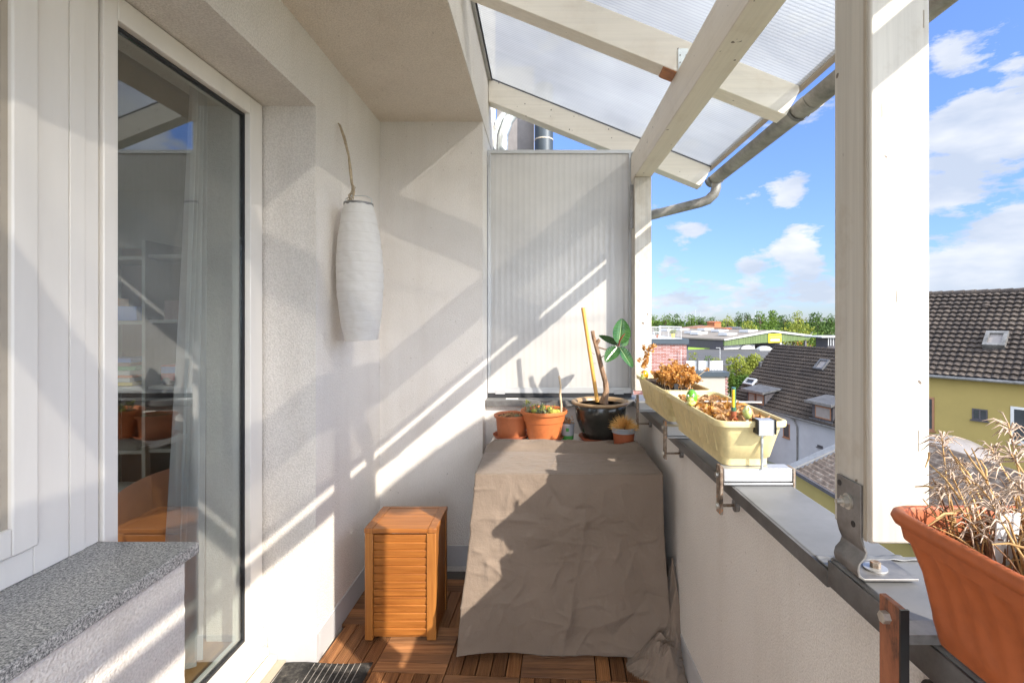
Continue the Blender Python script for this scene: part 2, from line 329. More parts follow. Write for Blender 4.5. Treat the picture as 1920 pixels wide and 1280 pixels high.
for nm, cc in dict(red=(.45, .03, .02), orange=(.75, .20, .02), blue=(.05, .15, .45), green=(.06, .28, .05), yellow=(.80, .55, .04), greyd=(.06, .06, .065), cream=(.7, .66, .55), brownbk=(.22, .10, .05)).items():
    M[nm] = plain('coloured ' + nm, cc, .5, 0, .1)
# outdoors
M['ground'] = plain('town ground', (.16, .17, .12), .95, 0, .5, .05)
M['roadm'] = plain('asphalt', (.06, .06, .06), .9, 0, .2, .5)
def tilemat(name, c1, c2, c3):
    m, t, p, c, o = new_mat(name)
    f = noise_n(t, c, 3.5, 6, (1, 1, 1), .7); g = noise_n(t, c, .45, 4); h_ = noise_n(t, c, 22, 3)
    mix = mth(t, 'ADD', mth(t, 'ADD', mth(t, 'MULTIPLY', f, .35), mth(t, 'MULTIPLY', g, .3)), mth(t, 'MULTIPLY', h_, .35))
    lk(t, ramp(t, mix, [(.40, c2), (.52, c1), (.63, c3)]), p.inputs['Base Color']); p.inputs['Roughness'].default_value = .85
    bump(t, p, h_, .4, .02); return m
M['tile_dark'] = tilemat('dark pantiles', (.042, .030, .022), (.020, .015, .012), (.082, .061, .044))
M['tile_grey'] = tilemat('grey brown pantiles', (.062, .046, .036), (.026, .020, .017), (.12, .096, .073))
M['yellow_wall'] = plain('mustard render', (.25, .19, .060), .9, 0, .07, .9, .2, 25, .01)
M['white_wall'] = plain('grey white render', (.27, .27, .29), .9, 0, .1, .8, .2, 20, .01)
M['plaster'] = plain('cream board wall', (.33, .30, .255), .9, 0, .06, 1.5)
M['anthracite'] = plain('anthracite sheet', (.045, .058, .07), .45, .2, .1, 1)
M['slate'] = plain('dark cladding', (.05, .045, .05), .8, 0, .25, 6)
M['grey_sheet'] = galv('lead sheet', (.085, .085, .09), .55, .2)
M['roof_beige'] = plain('beige roofing felt', (.17, .145, .12), .9, 0, .12, .15)
M['roof_dark'] = plain('dark roofing felt', (.06, .057, .055), .9, 0, .18, .2)
M['grass'] = plain('green roof grass', (.20, .30, .03), .95, 0, .3, 3)
M['white_metal'] = plain('white metal', (.42, .42, .415), .5, 0, .06, 1)
M['dark_glass'] = plain('dark window pane', (.03, .035, .04), .12, 0, .4, 1.5)
M['win_curtain'] = plain('pale blind behind pane', (.20, .18, .17), .35, 0, .15, 3)
M['signy'] = plain('yellow sign', (.50, .40, .015), .5, 0, .05, 1)
M['signt'] = plain('faded green sign lettering', (.45, .55, .16), .5, 0, .1, 1)
M['signw'] = plain('white sign stripe', (.72, .80, .72), .5, 0, .05, 1)
m, t, p, c, o = new_mat('green ribbed cladding')
s = N(t, 'ShaderNodeSeparateXYZ'); lk(t, c.outputs['Object'], s.inputs[0])
fr = mth(t, 'SINE', mth(t, 'MULTIPLY', s.outputs[0], 14)); g = noise_n(t, c, .8, 5, (4, 4, .3))
lk(t, ramp(t, mth(t, 'ADD', mth(t, 'MULTIPLY', fr, .18), g), [(.3, (.055, .085, .025)), (.75, (.12, .17, .055))]), p.inputs['Base Color']); p.inputs['Roughness'].default_value = .7; M['green_clad'] = m
m, t, p, c, o = new_mat('pink mixed brick')
mpn = N(t, 'ShaderNodeMapping'); mpn.inputs['Rotation'].default_value = (R(90), 0, 0); lk(t, c.outputs['Object'], mpn.inputs[0])
bt = N(t, 'ShaderNodeTexBrick'); lk(t, mpn.outputs[0], bt.inputs['Vector']); bt.inputs['Scale'].default_value = 1
bt.inputs['Brick Width'].default_value = .42; bt.inputs['Row Height'].default_value = .11; bt.inputs['Mortar Size'].default_value = .012
bt.inputs['Color1'].default_value = (.22, .07, .05, 1); bt.inputs['Color2'].default_value = (.32, .22, .21, 1); bt.inputs['Mortar'].default_value = (.32, .28, .27, 1); bt.inputs['Bias'].default_value = -.25
lk(t, bt.outputs['Color'], p.inputs['Base Color']); p.inputs['Roughness'].default_value = .9; M['brick'] = m
m, t, p, c, o = new_mat('corrugated roofing'); s = N(t, 'ShaderNodeTexCoord')
f = noise_n(t, c, 6, 6, (1, 1, 1), .7)
lk(t, ramp(t, f, [(.38, (.08, .055, .04)), (.55, (.15, .11, .08)), (.68, (.28, .235, .19))]), p.inputs['Base Color']); p.inputs['Roughness'].default_value = .9; M['corr'] = m

# ------------------------------------------------------------------ mesh helpers
def wloc(o):
    v = Vector((0, 0, 0))
    while o is not None: v = v + o.location; o = o.parent
    return v
class MB:
    def __init__(s): s.v = []; s.f = []
    def add(s, vs, fs):
        b = len(s.v); s.v += [Vector(x) for x in vs]; s.f += [tuple(b + i for i in f) for f in fs]; return s
    def box(s, x0, x1, y0, y1, z0, z1):
        vs = [(x, y, z) for z in (z0, z1) for y in (y0, y1) for x in (x0, x1)]
        return s.add(vs, [(0, 2, 3, 1), (4, 5, 7, 6), (0, 1, 5, 4), (2, 6, 7, 3), (0, 4, 6, 2), (1, 3, 7, 5)])
    def obox(s, o, ux, uy, uz):
        """box from corner o along three vectors"""
        o = Vector(o); ux = Vector(ux); uy = Vector(uy); uz = Vector(uz)
        vs = [o + ux * i + uy * j + uz * k for k in (0, 1) for j in (0, 1) for i in (0, 1)]
        return s.add(vs, [(0, 2, 3, 1), (4, 5, 7, 6), (0, 1, 5, 4), (2, 6, 7, 3), (0, 4, 6, 2), (1, 3, 7, 5)])
    def prism(s, pts, ext):
        """polygon pts (3D) extruded by ext"""
        n = len(pts); ext = Vector(ext); a = [Vector(p) for p in pts]; b = [p + ext for p in a]
        fs = [tuple(range(n))[::-1], tuple(range(n, 2 * n))] + [(i, (i + 1) % n, n + (i + 1) % n, n + i) for i in range(n)]
        return s.add(a + b, fs)
    def tube(s, pts, rad, seg=10, cap=True):
        pts = [Vector(p) for p in pts]; n = len(pts)
        rs = rad if isinstance(rad, (list, tuple)) else [rad] * n
        vs = []; ref = None
        for i, p in enumerate(pts):
            d = (pts[min(i + 1, n - 1)] - pts[max(i - 1, 0)]).normalized()
            if ref is None: ref = Vector((0, 0, 1)) if abs(d.z) < .9 else Vector((1, 0, 0))
            u = d.cross(ref).normalized(); v = u.cross(d).normalized(); ref = v
            for k in range(seg):
                a = 2 * math.pi * k / seg; vs.append(p + (u * math.cos(a) + v * math.sin(a)) * rs[i])
        fs = []
        for i in range(n - 1):
            for k in range(seg):
                k2 = (k + 1) % seg; fs.append((i * seg + k, i * seg + k2, (i + 1) * seg + k2, (i + 1) * seg + k))
        if cap: fs += [tuple(range(seg))[::-1], tuple(range((n - 1) * seg, n * seg))]
        return s.add(vs, fs)
    def lathe(s, cx, cy, prof, seg=40, jit=0):
        vs = []; 
        for (r, z) in prof:
            for k in range(seg):
                a = 2 * math.pi * k / seg; vs.append((cx + r * math.cos(a), cy + r * math.sin(a), z))
        fs = []
        for i in range(len(prof) - 1):
            for k in range(seg):
                k2 = (k + 1) % seg; fs.append((i * seg + k, i * seg + k2, (i + 1) * seg + k2, (i + 1) * seg + k))
        fs += [tuple(range(seg))[::-1], tuple(range((len(prof) - 1) * seg, len(prof) * seg))]
        return s.add(vs, fs)
    def ball(s, c, r, seg=14, ring=10, sx=1, sy=1, sz=1, jit=0):
        vs = []; c = Vector(c)
        for i in range(ring + 1):
            th = math.pi * i / ring
            for k in range(seg):
                a = 2 * math.pi * k / seg; q = 1 + random.uniform(-jit, jit)
                vs.append(c + Vector((r * sx * q * math.sin(th) * math.cos(a), r * sy * q * math.sin(th) * math.sin(a), r * sz * q * math.cos(th))))
        fs = [(i * seg + k, (i + 1) * seg + k, (i + 1) * seg + (k + 1) % seg, i * seg + (k + 1) % seg) for i in range(ring) for k in range(seg)]
        return s.add(vs, fs)
    def grid(s, fn, nu, nv):
        vs = [fn(i / nu, j / nv) for j in range(nv + 1) for i in range(nu + 1)]
        fs = [(j * (nu + 1) + i, j * (nu + 1) + i + 1, (j + 1) * (nu + 1) + i + 1, (j + 1) * (nu + 1) + i) for j in range(nv) for i in range(nu)]
        return s.add(vs, fs)
    def leaf(s, c, size, nrm=None, w=.6):
        d = Vector((random.uniform(-1, 1), random.uniform(-1, 1), random.uniform(-1, 1))).normalized()
        e = d.orthogonal().normalized(); e = Matrix.Rotation(random.uniform(0, 6.28), 3, d) @ e
        g = d.cross(e); c = Vector(c)
        vs = [c - e * size * .5, c + g * size * w * .5 + d * size * .12, c + e * size * .5, c - g * size * w * .5 + d * size * .12]
        return s.add(vs, [(0, 1, 2, 3)])
    def build(s, name, mat, parent=None, smooth=True, origin=None, angle=35, bevel=0, fix=True):
        me = bpy.data.meshes.new(name)
        off = wloc(parent) if parent is not None else (Vector(origin) if origin is not None else Vector((0, 0, 0)))
        me.from_pydata([tuple(v - off) for v in s.v], [], s.f); me.validate()
        if fix:
            bm = bmesh.new(); bm.from_mesh(me); bmesh.ops.recalc_face_normals(bm, faces=bm.faces); bm.to_mesh(me); bm.free()
        o = bpy.data.objects.new(name, me); COL.objects.link(o)
        if parent is not None: o.parent = parent
        elif origin is not None: o.location = origin
        if mat is not None: me.materials.append(M[mat] if isinstance(mat, str) else mat)
        if smooth:
            me.polygons.foreach_set('use_smooth', [True] * len(me.polygons)); me.set_sharp_from_angle(angle=R(angle))
        if bevel:
            b = o.modifiers.new('bevel', 'BEVEL'); b.width = bevel; b.segments = 2; b.limit_method = 'ANGLE'; b.angle_limit = R(40)
        return o
def tag(o, label=None, cat=None, group=None, kind=None):
    if label: o['label'] = label
    if cat: o['category'] = cat
    if group: o['group'] = group
    if kind: o['kind'] = kind
    return o
def thing(name, loc, label, cat, group=None):
    o = bpy.data.objects.new(name, None); COL.objects.link(o); o.location = loc; o.empty_display_size = .1
    return tag(o, label, cat, group)
def struct(o): o['kind'] = 'structure'; return o
def copy_tree(o, parent=None):
    c = o.copy(); COL.objects.link(c); c.parent = parent
    for ch in list(o.children): copy_tree(ch, c)
    return c
def PX(px, py, Y): return Vector(((px - CXP) * Y / F, Y, H - (py - CYP) * Y / F))
def hit(px, py, P, Nn):
    d = Vector(((px - CXP) / F, 1, -(py - CYP) / F)); o = Vector((0, 0, H)); P = Vector(P); Nn = Vector(Nn)
    return o + d * ((P - o).dot(Nn) / d.dot(Nn))
def rn(a, b): return random.uniform(a, b)

# ================================================================== SETTING : ground far below
GZ = -8.5
struct(MB().grid(lambda u, v: Vector((-900 + 2400 * u, -300 + 2600 * v, GZ)), 24, 24).build('ground', 'ground', fix=False))

# ================================================================== HOUSE (this balcony)
XW, XD = -0.928, -1.144           # outer wall plane, window/door plane
YR, YB, XS, ZS = 2.04, 2.85, -0.337, 2.549
house = thing('house', (XW, 1.0, 0), 'rough white rendered house wall around the glass balcony door, with deep recess and brownish soffit', 'house')
def rough_box(mb, x0, x1, y0, y1, z0, z1): mb.box(x0, x1, y0, y1, z0, z1)
def subdiv_jitter(o, cuts, amp):
    me = o.data; bm = bmesh.new(); bm.from_mesh(me)
    long = [e for e in bm.edges]
    for e in long: 
        n = max(0, int(e.calc_length() / cuts) - 1)
        if n: bmesh.ops.subdivide_edges(bm, edges=[e], cuts=n, use_grid_fill=False)
    for v in bm.verts: v.co += Vector((rn(-amp, amp), rn(-amp, amp), rn(-amp, amp)))
    bm.to_mesh(me); bm.free(); me.polygons.foreach_set('use_smooth', [False] * len(me.polygons))
b = MB(); b.box(XW - .45, XW, YR, YB, -.05, ZS); o = b.build('left_wall', 'stucco', house, False)
b = MB(); b.box(XW - .45, XS, YB, YB + .75, -.05, 3.6); o = b.build('recess_wall', 'stucco_fine', house, False)
b = MB(); b.box(XW - .45, XW, -2.2, YR, 2.29, ZS); o = b.build('lintel', 'stucco', house, False); 
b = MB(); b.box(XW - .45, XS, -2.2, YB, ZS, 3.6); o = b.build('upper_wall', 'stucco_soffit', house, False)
b = MB(); b.box(XS, XS + .004, -2.2, YB + .747, ZS + .001, 3.6); b.build('upper_wall_face', 'stucco', house, False)
b = MB(); b.box(XD - .06, XW, -2.2, 1.29, -.05, .803); o = b.build('wall_under_window', 'stucco', house, False); subdiv_jitter(o, .012, .0012)
b = MB(); b.box(XW - .45, XW, -2.2, -.62, .803, 2.29); b.build('side_wall', 'stucco', house, False)
# plinths
b = MB(); b.box(XD + .02, XW + .004, YR - .004, YR + .03, 0, .118); b.box(XW - .02, XW + .004, YR + .03, YB + .01, 0, .118); b.box(XW + .004, XS + .004, YB - .004, YB + .02, 0, .118)
b.build('plinth', 'plinth', house, True, bevel=.002)
b = MB(); b.box(XS - .02, XS + .004, YB + .02, 3.0, 0, .118); b.build('plinth', 'plinth', house, True, bevel=.002)
# granite sill
b = MB(); b.box(XD - .01, -.888, -.7, 1.289, .806, .836); b.build('window_sill', 'granite', house, True, bevel=.003)
# window unit
win = MB()
win.box(XD - .07, XD, 1.118, 1.2025, .836, 2.288)            # outer frame stile
win.box(XD - .07, XD, -.62, 1.118, .836, .900); win.box(XD - .07, XD, -.62, 1.118, 2.22, 2.288); win.box(XD - .07, XD, -.62, -.55, .9, 2.22)
win = win.build('window', 'upvc', house, True, bevel=.003)
tag(win, 'white plastic window above the granite sill')
b = MB(); b.box(XD - .055, XD + .014, 1.060, 1.1165, .904, 2.218); b.box(XD - .055, XD + .014, -.548, 1.060, .904, .965); b.box(XD - .055, XD + .014, -.548, 1.060, 2.16, 2.218); b.box(XD - .055, XD + .014, -.548, -.49, .965, 2.16)
b.build('sash', 'upvc', win, True, bevel=.004)
b = MB(); b.box(XD - .05, XD + .004, 1.046, 1.0595, .965, 2.16); b.box(XD - .05, XD + .004, -.49, 1.046, .965, .978)
b.build('glazing_bead', 'tan_trim', win)
b = MB(); b.box(XD - .03, XD - .026, -.49, 1.046, .978, 2.16); b.build('pane', 'glass', win)
b = MB(); b.box(XD - .07, XD - .001, 1.205, 1.246, .836, 2.288); b.box(XD - .07, XD - .004, 1.246, 1.2865, .836, 2.288); b.build('mullion', 'upvc', house, True, bevel=.002)
# door
door = MB()
door.box(XD - .07, XD + .004, 1.293, 1.337, .075, 2.285); door.box(XD - .07, XD + .004, 1.945, YR - .012, .075, 2.285)
door.box(XD - .07, XD + .004, 1.337, 1.945, 2.218, 2.285); door.box(XD - .07, XD + .004, 1.337, 1.945, .075, .15)
door = door.build('balcony_door', 'upvc', house, True, bevel=.003)
tag(door, 'tall glazed balcony door')
b = MB(); b.box(XD - .036, XD - .018, 1.3375, 1.344, .152, 2.217); b.box(XD - .036, XD - .018, 1.938, 1.9445, .152, 2.217); b.box(XD - .036, XD - .018, 1.344, 1.938, 2.208, 2.217); b.box(XD - .036, XD - .018, 1.344, 1.938, .152, .162)
b.build('gasket', 'gasket', door)
b = MB(); b.box(XD - .029, XD - .025, 1.3445, 1.9375, .1625, 2.2075); b.build('pane', 'glass', door)
b = MB(); b.box(XD - .07, XD + .03, .9, YR - .012, .045, .074); b.box(XD + .03, XD + .062, 1.295, YR - .012, .012, .045); b.build('threshold', 'upvc_cream', door, True, bevel=.002)
b = MB(); b.box(XD + .064, XD + .098, 1.295, YR - .008, .006, .020); b.build('threshold_strip', 'tan_trim', door, True, bevel=.002)

# room behind the glass
RX0, RX1, RY0, RY1 = -5.0, XD - .075, -1.6, 4.2
struct(MB().box(RX0, RX1, RY0, RY1, .05, .09).build('room_floor', 'parquet'))
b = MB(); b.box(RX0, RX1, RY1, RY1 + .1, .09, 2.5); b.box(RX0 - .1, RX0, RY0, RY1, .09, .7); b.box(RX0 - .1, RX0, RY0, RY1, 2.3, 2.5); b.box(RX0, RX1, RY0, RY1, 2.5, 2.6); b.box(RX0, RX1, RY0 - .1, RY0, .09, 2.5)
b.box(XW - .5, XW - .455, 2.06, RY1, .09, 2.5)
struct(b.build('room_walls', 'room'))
# shelf
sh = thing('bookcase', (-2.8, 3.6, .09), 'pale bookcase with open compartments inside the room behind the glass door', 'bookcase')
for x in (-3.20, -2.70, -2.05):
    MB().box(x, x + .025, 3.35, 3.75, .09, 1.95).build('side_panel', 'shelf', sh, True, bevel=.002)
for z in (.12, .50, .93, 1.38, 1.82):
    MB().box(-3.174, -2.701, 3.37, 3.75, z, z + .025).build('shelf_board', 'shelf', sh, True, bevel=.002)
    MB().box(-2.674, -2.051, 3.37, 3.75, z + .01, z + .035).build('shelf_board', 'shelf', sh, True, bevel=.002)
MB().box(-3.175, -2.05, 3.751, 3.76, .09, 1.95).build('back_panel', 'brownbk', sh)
# toy truck
tk = thing('toy_truck', (-2.50, 3.48, .966), 'red and orange toy truck on the middle board of the bookcase behind the glass', 'toy truck')
MB().box(-2.63, -2.50, 3.42, 3.54, .99, 1.10).build('cab', 'red', tk, True, bevel=.012)
MB().box(-2.615, -2.515, 3.412, 3.419, 1.045, 1.09).build('windscreen', 'blue', tk)
MB().box(-2.495, -2.30, 3.43, 3.53, 1.0, 1.08).build('body', 'orange', tk, True, bevel=.01)
MB().box(-2.46, -2.34, 3.44, 3.52, 1.082, 1.15).build('load', 'orange', tk, True, bevel=.015)
for x in (-2.58, -2.45, -2.35):
    MB().tube([(x, 3.405, .99), (x, 3.555, .99)], .024, 14).build('wheel', 'black', tk)
cols = ['yellow', 'cream', 'orange', 'cream', 'green', 'brownbk', 'blue', 'cream', 'red']
bg_ = 'books piled in the left compartment of the bookcase'
z = .956
BL = ['yellow book at the very bottom,', 'lowest cream book, second from below,', 'orange book in the middle,', 'upper cream book,', 'green book', 'brown book', 'blue book on top,']
for i in range(7):
    hh = rn(.018, .035); o = MB().box(-3.16, -2.82 + rn(-.03, .03), 3.40 + rn(0, .03), 3.62, z, z + hh).build('book', cols[i], None, True, (-3, 3.5, z), bevel=.002)
    tag(o, BL[i] + ' lying flat in the pile left of the toy truck', 'book', bg_); z += hh + .001
bw = thing('kitchen_bowl', (-2.42, 3.5, .536), 'stack of clear plastic bowls on the lower board of the bookcase', 'bowl')
MB().lathe(-2.42, 3.52, [(.05, .54), (.085, .56), (.10, .63), (.105, .635), (.095, .63), (.08, .565), (.0, .56)]).build('lower_bowl', 'greypl', bw)
MB().lathe(-2.42, 3.52, [(.05, .64), (.085, .66), (.10, .73), (.105, .735), (.095, .73), (.08, .665), (.0, .66)]).build('upper_bowl', 'greypl', bw)
o = MB().box(-3.15, -2.78, 3.38, 3.6, .146, .24).build('storage_box', 'cream', None, True, (-3, 3.5, .146), bevel=.004); tag(o, 'pale storage box at the bottom of the bookcase', 'box')
cz_ = .966
for i, (x, w_, h_, mt, lab) in enumerate(((-2.27, .05, .20, 'red', 'red upright folder right of the toy truck'), (-2.21, .04, .22, 'cream', 'cream upright folder right of the toy truck'), (-2.16, .06, .17, 'brownbk', 'brown upright folder right of the toy truck'))):
    tag(MB().box(x, x + w_, 3.42, 3.62, cz_, cz_ + h_).build('folder', mt, None, True, (x, 3.5, cz_), bevel=.003), lab, 'folder', 'folders beside the toy truck')
cz_ = 1.406
for i, (x, w_, h_, mt, lab) in enumerate(((-3.15, .14, .16, 'orange', 'orange box on the upper board of the left compartment'), (-2.99, .2, .1, 'blue', 'flat blue box on the upper board of the left compartment'), (-2.6, .25, .14, 'brownbk', 'brown box on the upper board of the right compartment'))):
    tag(MB().box(x, x + w_, 3.42, 3.62, cz_, cz_ + h_).build('storage_box', mt, None, True, (x, 3.5, cz_), bevel=.003), lab, 'box', 'boxes on the upper board')
# armchair
ac = thing('armchair', (-1.95, 2.75, .09), 'rounded orange armchair inside the room behind the curtain', 'armchair')
MB().ball((-1.95, 2.85, .33), .42, 24, 16, 1.15, .9, .58).build('seat', 'orange_fab', ac)
MB().ball((-1.78, 3.05, .62), .36, 24, 16, .95, .55, .85).build('backrest', 'orange_fab', ac)
# curtain
def curt(u, v):
    zt, zb = 2.38, .125
    zz = zt + (zb - zt) * v
    w_ = .05 + .13 * v
    y = 1.905 - w_ * (1 - u) + .012 * math.sin(u * 9 + v * 2) * v
    x = -1.30 + (.018 + .02 * v) * math.sin(u * 21 + 1.5 * v) - .02 * v
    return Vector((x, y, zz))
cu = MB().grid(curt, 60, 40).build('curtain', 'sheer', None, True, (-1.3, 1.85, .12), 180, fix=False)
tag(cu, 'gathered sheer white curtain with rust ribbons just inside the glass door', 'curtain')
b = MB()
for u in (.25, .8):
    b.tube([curt(u, k / 30) + Vector((.004, 0, 0)) for k in range(31)], .0025, 6)
b.build('ribbon', 'rust_ribbon', cu)

# ================================================================== FLOOR
struct(MB().box(-1.2, .577, -2.2, 3.05, -.12, -.032).build('floor_slab', 'slab'))
ba, bb_ = MB(), MB(); TS = .30; n = 5; th = R(-3.1); piv = Vector((-.384, 1.978, 0)); rotm = Matrix.Rotation(th, 3, 'Z')
for i in range(-4, 5):
    for j in range(-6, 4):
        x0 = -.384 + i * TS; y0 = 1.978 + j * TS; vert = (i + j) % 2 == 0
        for k in range(n):
            g = .0032; wd = TS / n
            if vert: q = (x0 + k * wd + g / 2, x0 + (k + 1) * wd - g / 2, y0 + .002, y0 + TS - .002)
            else: q = (x0 + .002, x0 + TS - .002, y0 + k * wd + g / 2, y0 + (k + 1) * wd - g / 2)
            cc_ = piv + rotm @ (Vector(((q[0] + q[1]) / 2, (q[2] + q[3]) / 2, 0)) - piv)
            if cc_.y > 2.72 or cc_.x > .56 or cc_.y < .2: continue
            if cc_.y < YR and cc_.x < -1.05 or cc_.y >= YR - .02 and cc_.x < XW + .02: continue
            if cc_.y < 1.3 and cc_.x < XW: continue
            mb = bb_ if vert else ba
            z1 = rn(-.0008, .0008)
            st = len(mb.v)
            # grooved slat: seven ridges
            NR = 7; cs = []
            for r_ in range(NR):
                a0 = r_ / NR; cs += [(a0 + .02, z1 - .0022), (a0 + .035, z1), (a0 + 1 / NR - .035, z1), (a0 + 1 / NR - .02, z1 - .0022)]
            cs = [(0.0, -.02)] + cs + [(1.0, -.02)]
            if vert: A = [Vector((q[0] + (q[1] - q[0]) * a_, q[2], zz)) for a_, zz in cs]; Bv = Vector((0, q[3] - q[2], 0))
            else: A = [Vector((q[0], q[2] + (q[3] - q[2]) * a_, zz)) for a_, zz in cs]; Bv = Vector((q[1] - q[0], 0, 0))
            mb.prism(A, Bv)
            for vi in range(st, len(mb.v)): mb.v[vi] = piv + rotm @ (mb.v[vi] - piv)
def slatcol(mat):
    t = mat.node_tree; p = [x for x in t.nodes if x.type == 'BSDF_PRINCIPLED'][0]
    src = p.inputs['Base Color'].links[0].from_socket
    gi = N(t, 'ShaderNodeNewGeometry'); mm = N(t, 'ShaderNodeMix', data_type='RGBA', blend_type='MULTIPLY'); mm.inputs[0].default_value = 1
    lk(t, src, mm.inputs[6]); lk(t, ramp(t, gi.outputs['Random Per Island'], [(0, (.55, .52, .5)), (.5, (.9, .9, .9)), (1, (1.35, 1.3, 1.2))]), mm.inputs[7])
    lk(t, mm.outputs[2], p.inputs['Base Color'])
slatcol(M['deck']); slatcol(M['deck2'])
struct(ba.build('floor', 'deck', None, False)); struct(bb_.build('floor', 'deck2', None, False))
# door mat
b = MB(); b.grid(lambda u, v: Vector((-1.085 + .385 * u + .01 * v, 1.50 + .535 * v, .006 + .004 * math.sin(u * 7) * v + (.006 if 0.02 < u < .98 and .01 < v < .99 else 0))), 40, 40)
dm = b.build('door_mat', 'mat', None, True, (-.9, 1.8, 0), 60)
sm = dm.modifiers.new('thick', 'SOLIDIFY'); sm.thickness = .005; sm.offset = -1
tag(dm, 'worn black door mat with thin pale stripes on the slatted floor', 'door mat')
b = MB()
for k in range(15):
    x = -1.065 + k * .0235
    b.box(x, x + .0022, 1.52, 2.02, .0128, .0142)
ms_ = b.build('stripes', 'matstripe', dm)

# ================================================================== PARAPET
XI, XC0, XC1, ZC = .577, .554, .730, .930
pw = thing('parapet_wall', (XI, 1.5, 0), 'white rendered balcony parapet with grey zinc coping on the right and across the end', 'parapet')
MB().box(XI, .712, -2.2, 3.0, -.6, ZC - .032).build('wall', 'stucco_fine', pw, False)
MB().box(XS - .06, .712, 3.0, 3.17, -.6, ZC - .032).build('end_wall', 'stucco_fine', pw, False)
b = MB(); b.box(XI - .004, XI + .02, .3, 2.995, 0, .118); b.box(XS, XI - .004, 2.996, 3.02, 0, .118); b.build('plinth', 'plinth', pw, True, bevel=.002)
b = MB()
def cop(mb, x0, x1, y0, y1): mb.box(x0, x1, y0, y1, ZC - .030, ZC)
cop(b, XC0, XC1, .9555, 2.9685); cop(b, XS - .07, XC1, 2.97, 3.2)
b.build('coping', 'zinc_light', pw, True, bevel=.006)
b = MB(); b.box(XC0, XC1, -2.2, .955, ZC - .025, ZC + .027)
b.build('coping', 'zinc_light', pw, True, bevel=.006)
b = MB(); b.box(XC0 - .004, XC0 + .002, -2.2, .953, ZC - .028, ZC + .020); b.box(XC0 - .004, XC0 + .002, .955, 2.9665, ZC - .034, ZC - .001); b.box(XS + .002, XC0 - .004, 2.964, 2.970, ZC - .034, ZC - .001); b.build('drip_edge', 'zinc_dark', pw, True, bevel=.001)
# crumpled seam of the coping near the post
def crm(u, v):
    return Vector((XC0 - .001 + .175 * u, .93 + .075 * v, ZC + .004 + .027 * max(0, min(1, (.30 - v) / .14)) + .0025 * noise.noise(Vector((u * 9, v * 7, 1)))))
o = MB().grid(crm, 40, 20).build('seam_flashing', 'zinc_light', pw)
so = o.modifiers.new('t', 'SOLIDIFY'); so.thickness = .0015

# ================================================================== CANOPY ROOF
canopy = thing('canopy_roof', (.6, 1.5, ZC), 'lean-to canopy with cream painted timber frame and translucent ribbed sheets over the balcony', 'canopy')
PXL, PWd = .553, .100
BZ0, BZ1 = 2.259, 2.424
def post(y0, zb):
    p_ = MB().box(PXL, PXL + PWd, y0, y0 + .104, zb, BZ0).build('post', 'wood_z', canopy, True, bevel=.004)
    MB().box(PXL - .0015, PXL + .0005, y0 + .010, y0 + .0165, zb, BZ0).build('glue_joint', 'tan_trim', p_)
    return p_
p1 = post(.833, 1.034); p2 = post(2.94, .990)
for (x_, z_) in ((.578, 1.60), (.640, 1.50 + .09), (.612, 1.31)):
    MB().tube([(x_, .8325, z_), (x_, .8332, z_)], .0032 if z_ > 1.4 else .0018, 14).build('screw_plug', 'wood_x', p1)
ck = MB()
for (x_, z_, l_) in ((.633, 1.19, .035), (.597, 1.44, .02), (.642, 1.9, .03), (.572, 1.75, .025)): ck.box(x_, x_ + .0007, .8322, .8330, z_, z_ + l_)
ck.build('hairline_cracks', 'tan_trim', p1)
# beam
MB().box(PXL, PXL + PWd, -2.0, 3.06, BZ0, BZ1).build('eave_beam', 'wood_y', canopy, True, bevel=.004)
def rz(x, top): return BZ1 - .4 * (x - PXL) + (.143 if top else 0)
for y0 in (-1.42, -.27, .84, 2.025, 3.10):
    xa, xb = XS + .006, 1.055
    pts = [(xa, y0, rz(xa, 0)), (xb - .055, y0, rz(xb - .055, 0)), (xb, y0, rz(xb, 1) - .02), (xb, y0, rz(xb, 1)), (xa, y0, rz(xa, 1))]
    MB().prism(pts, (0, .085, 0)).build('rafter', 'wood_x', canopy, True, bevel=.003)
# hanger plates
def plate(x, y0, z0, z1, yw, par, axis='x', holes=True):
    pass
for (x0, x1, y, z0, z1) in ((.557, .598, 2.021, 2.412, 2.515), (.528, .5515, 3.096, 2.35, 2.47)):
    pl = MB().box(x0, x1, y - .002, y + .0015, z0, z1).build('hanger_plate', 'steel', canopy, True, bevel=.001)
    b = MB()
    for k in range(6):
        cx_ = x0 + .008 + (k % 2) * (x1 - x0 - .016); cz = z0 + .015 + (k // 2) * .03
        b.tube([(cx_, y - .0035, cz), (cx_, y - .001, cz)], .003, 8)
    b.build('nail', 'zinc_dark', pl)
MB().prism([(.505, 2.0255, rz(.505, 0) - .004), (.5525, 2.0255, rz(.5525, 0) - .004), (.5525, 2.0255, rz(.5525, 0) - .0005), (.498, 2.0255, rz(.498, 0) - .0005)], (0, .084, 0)).build('wood_wedge', 'teak', canopy, False)
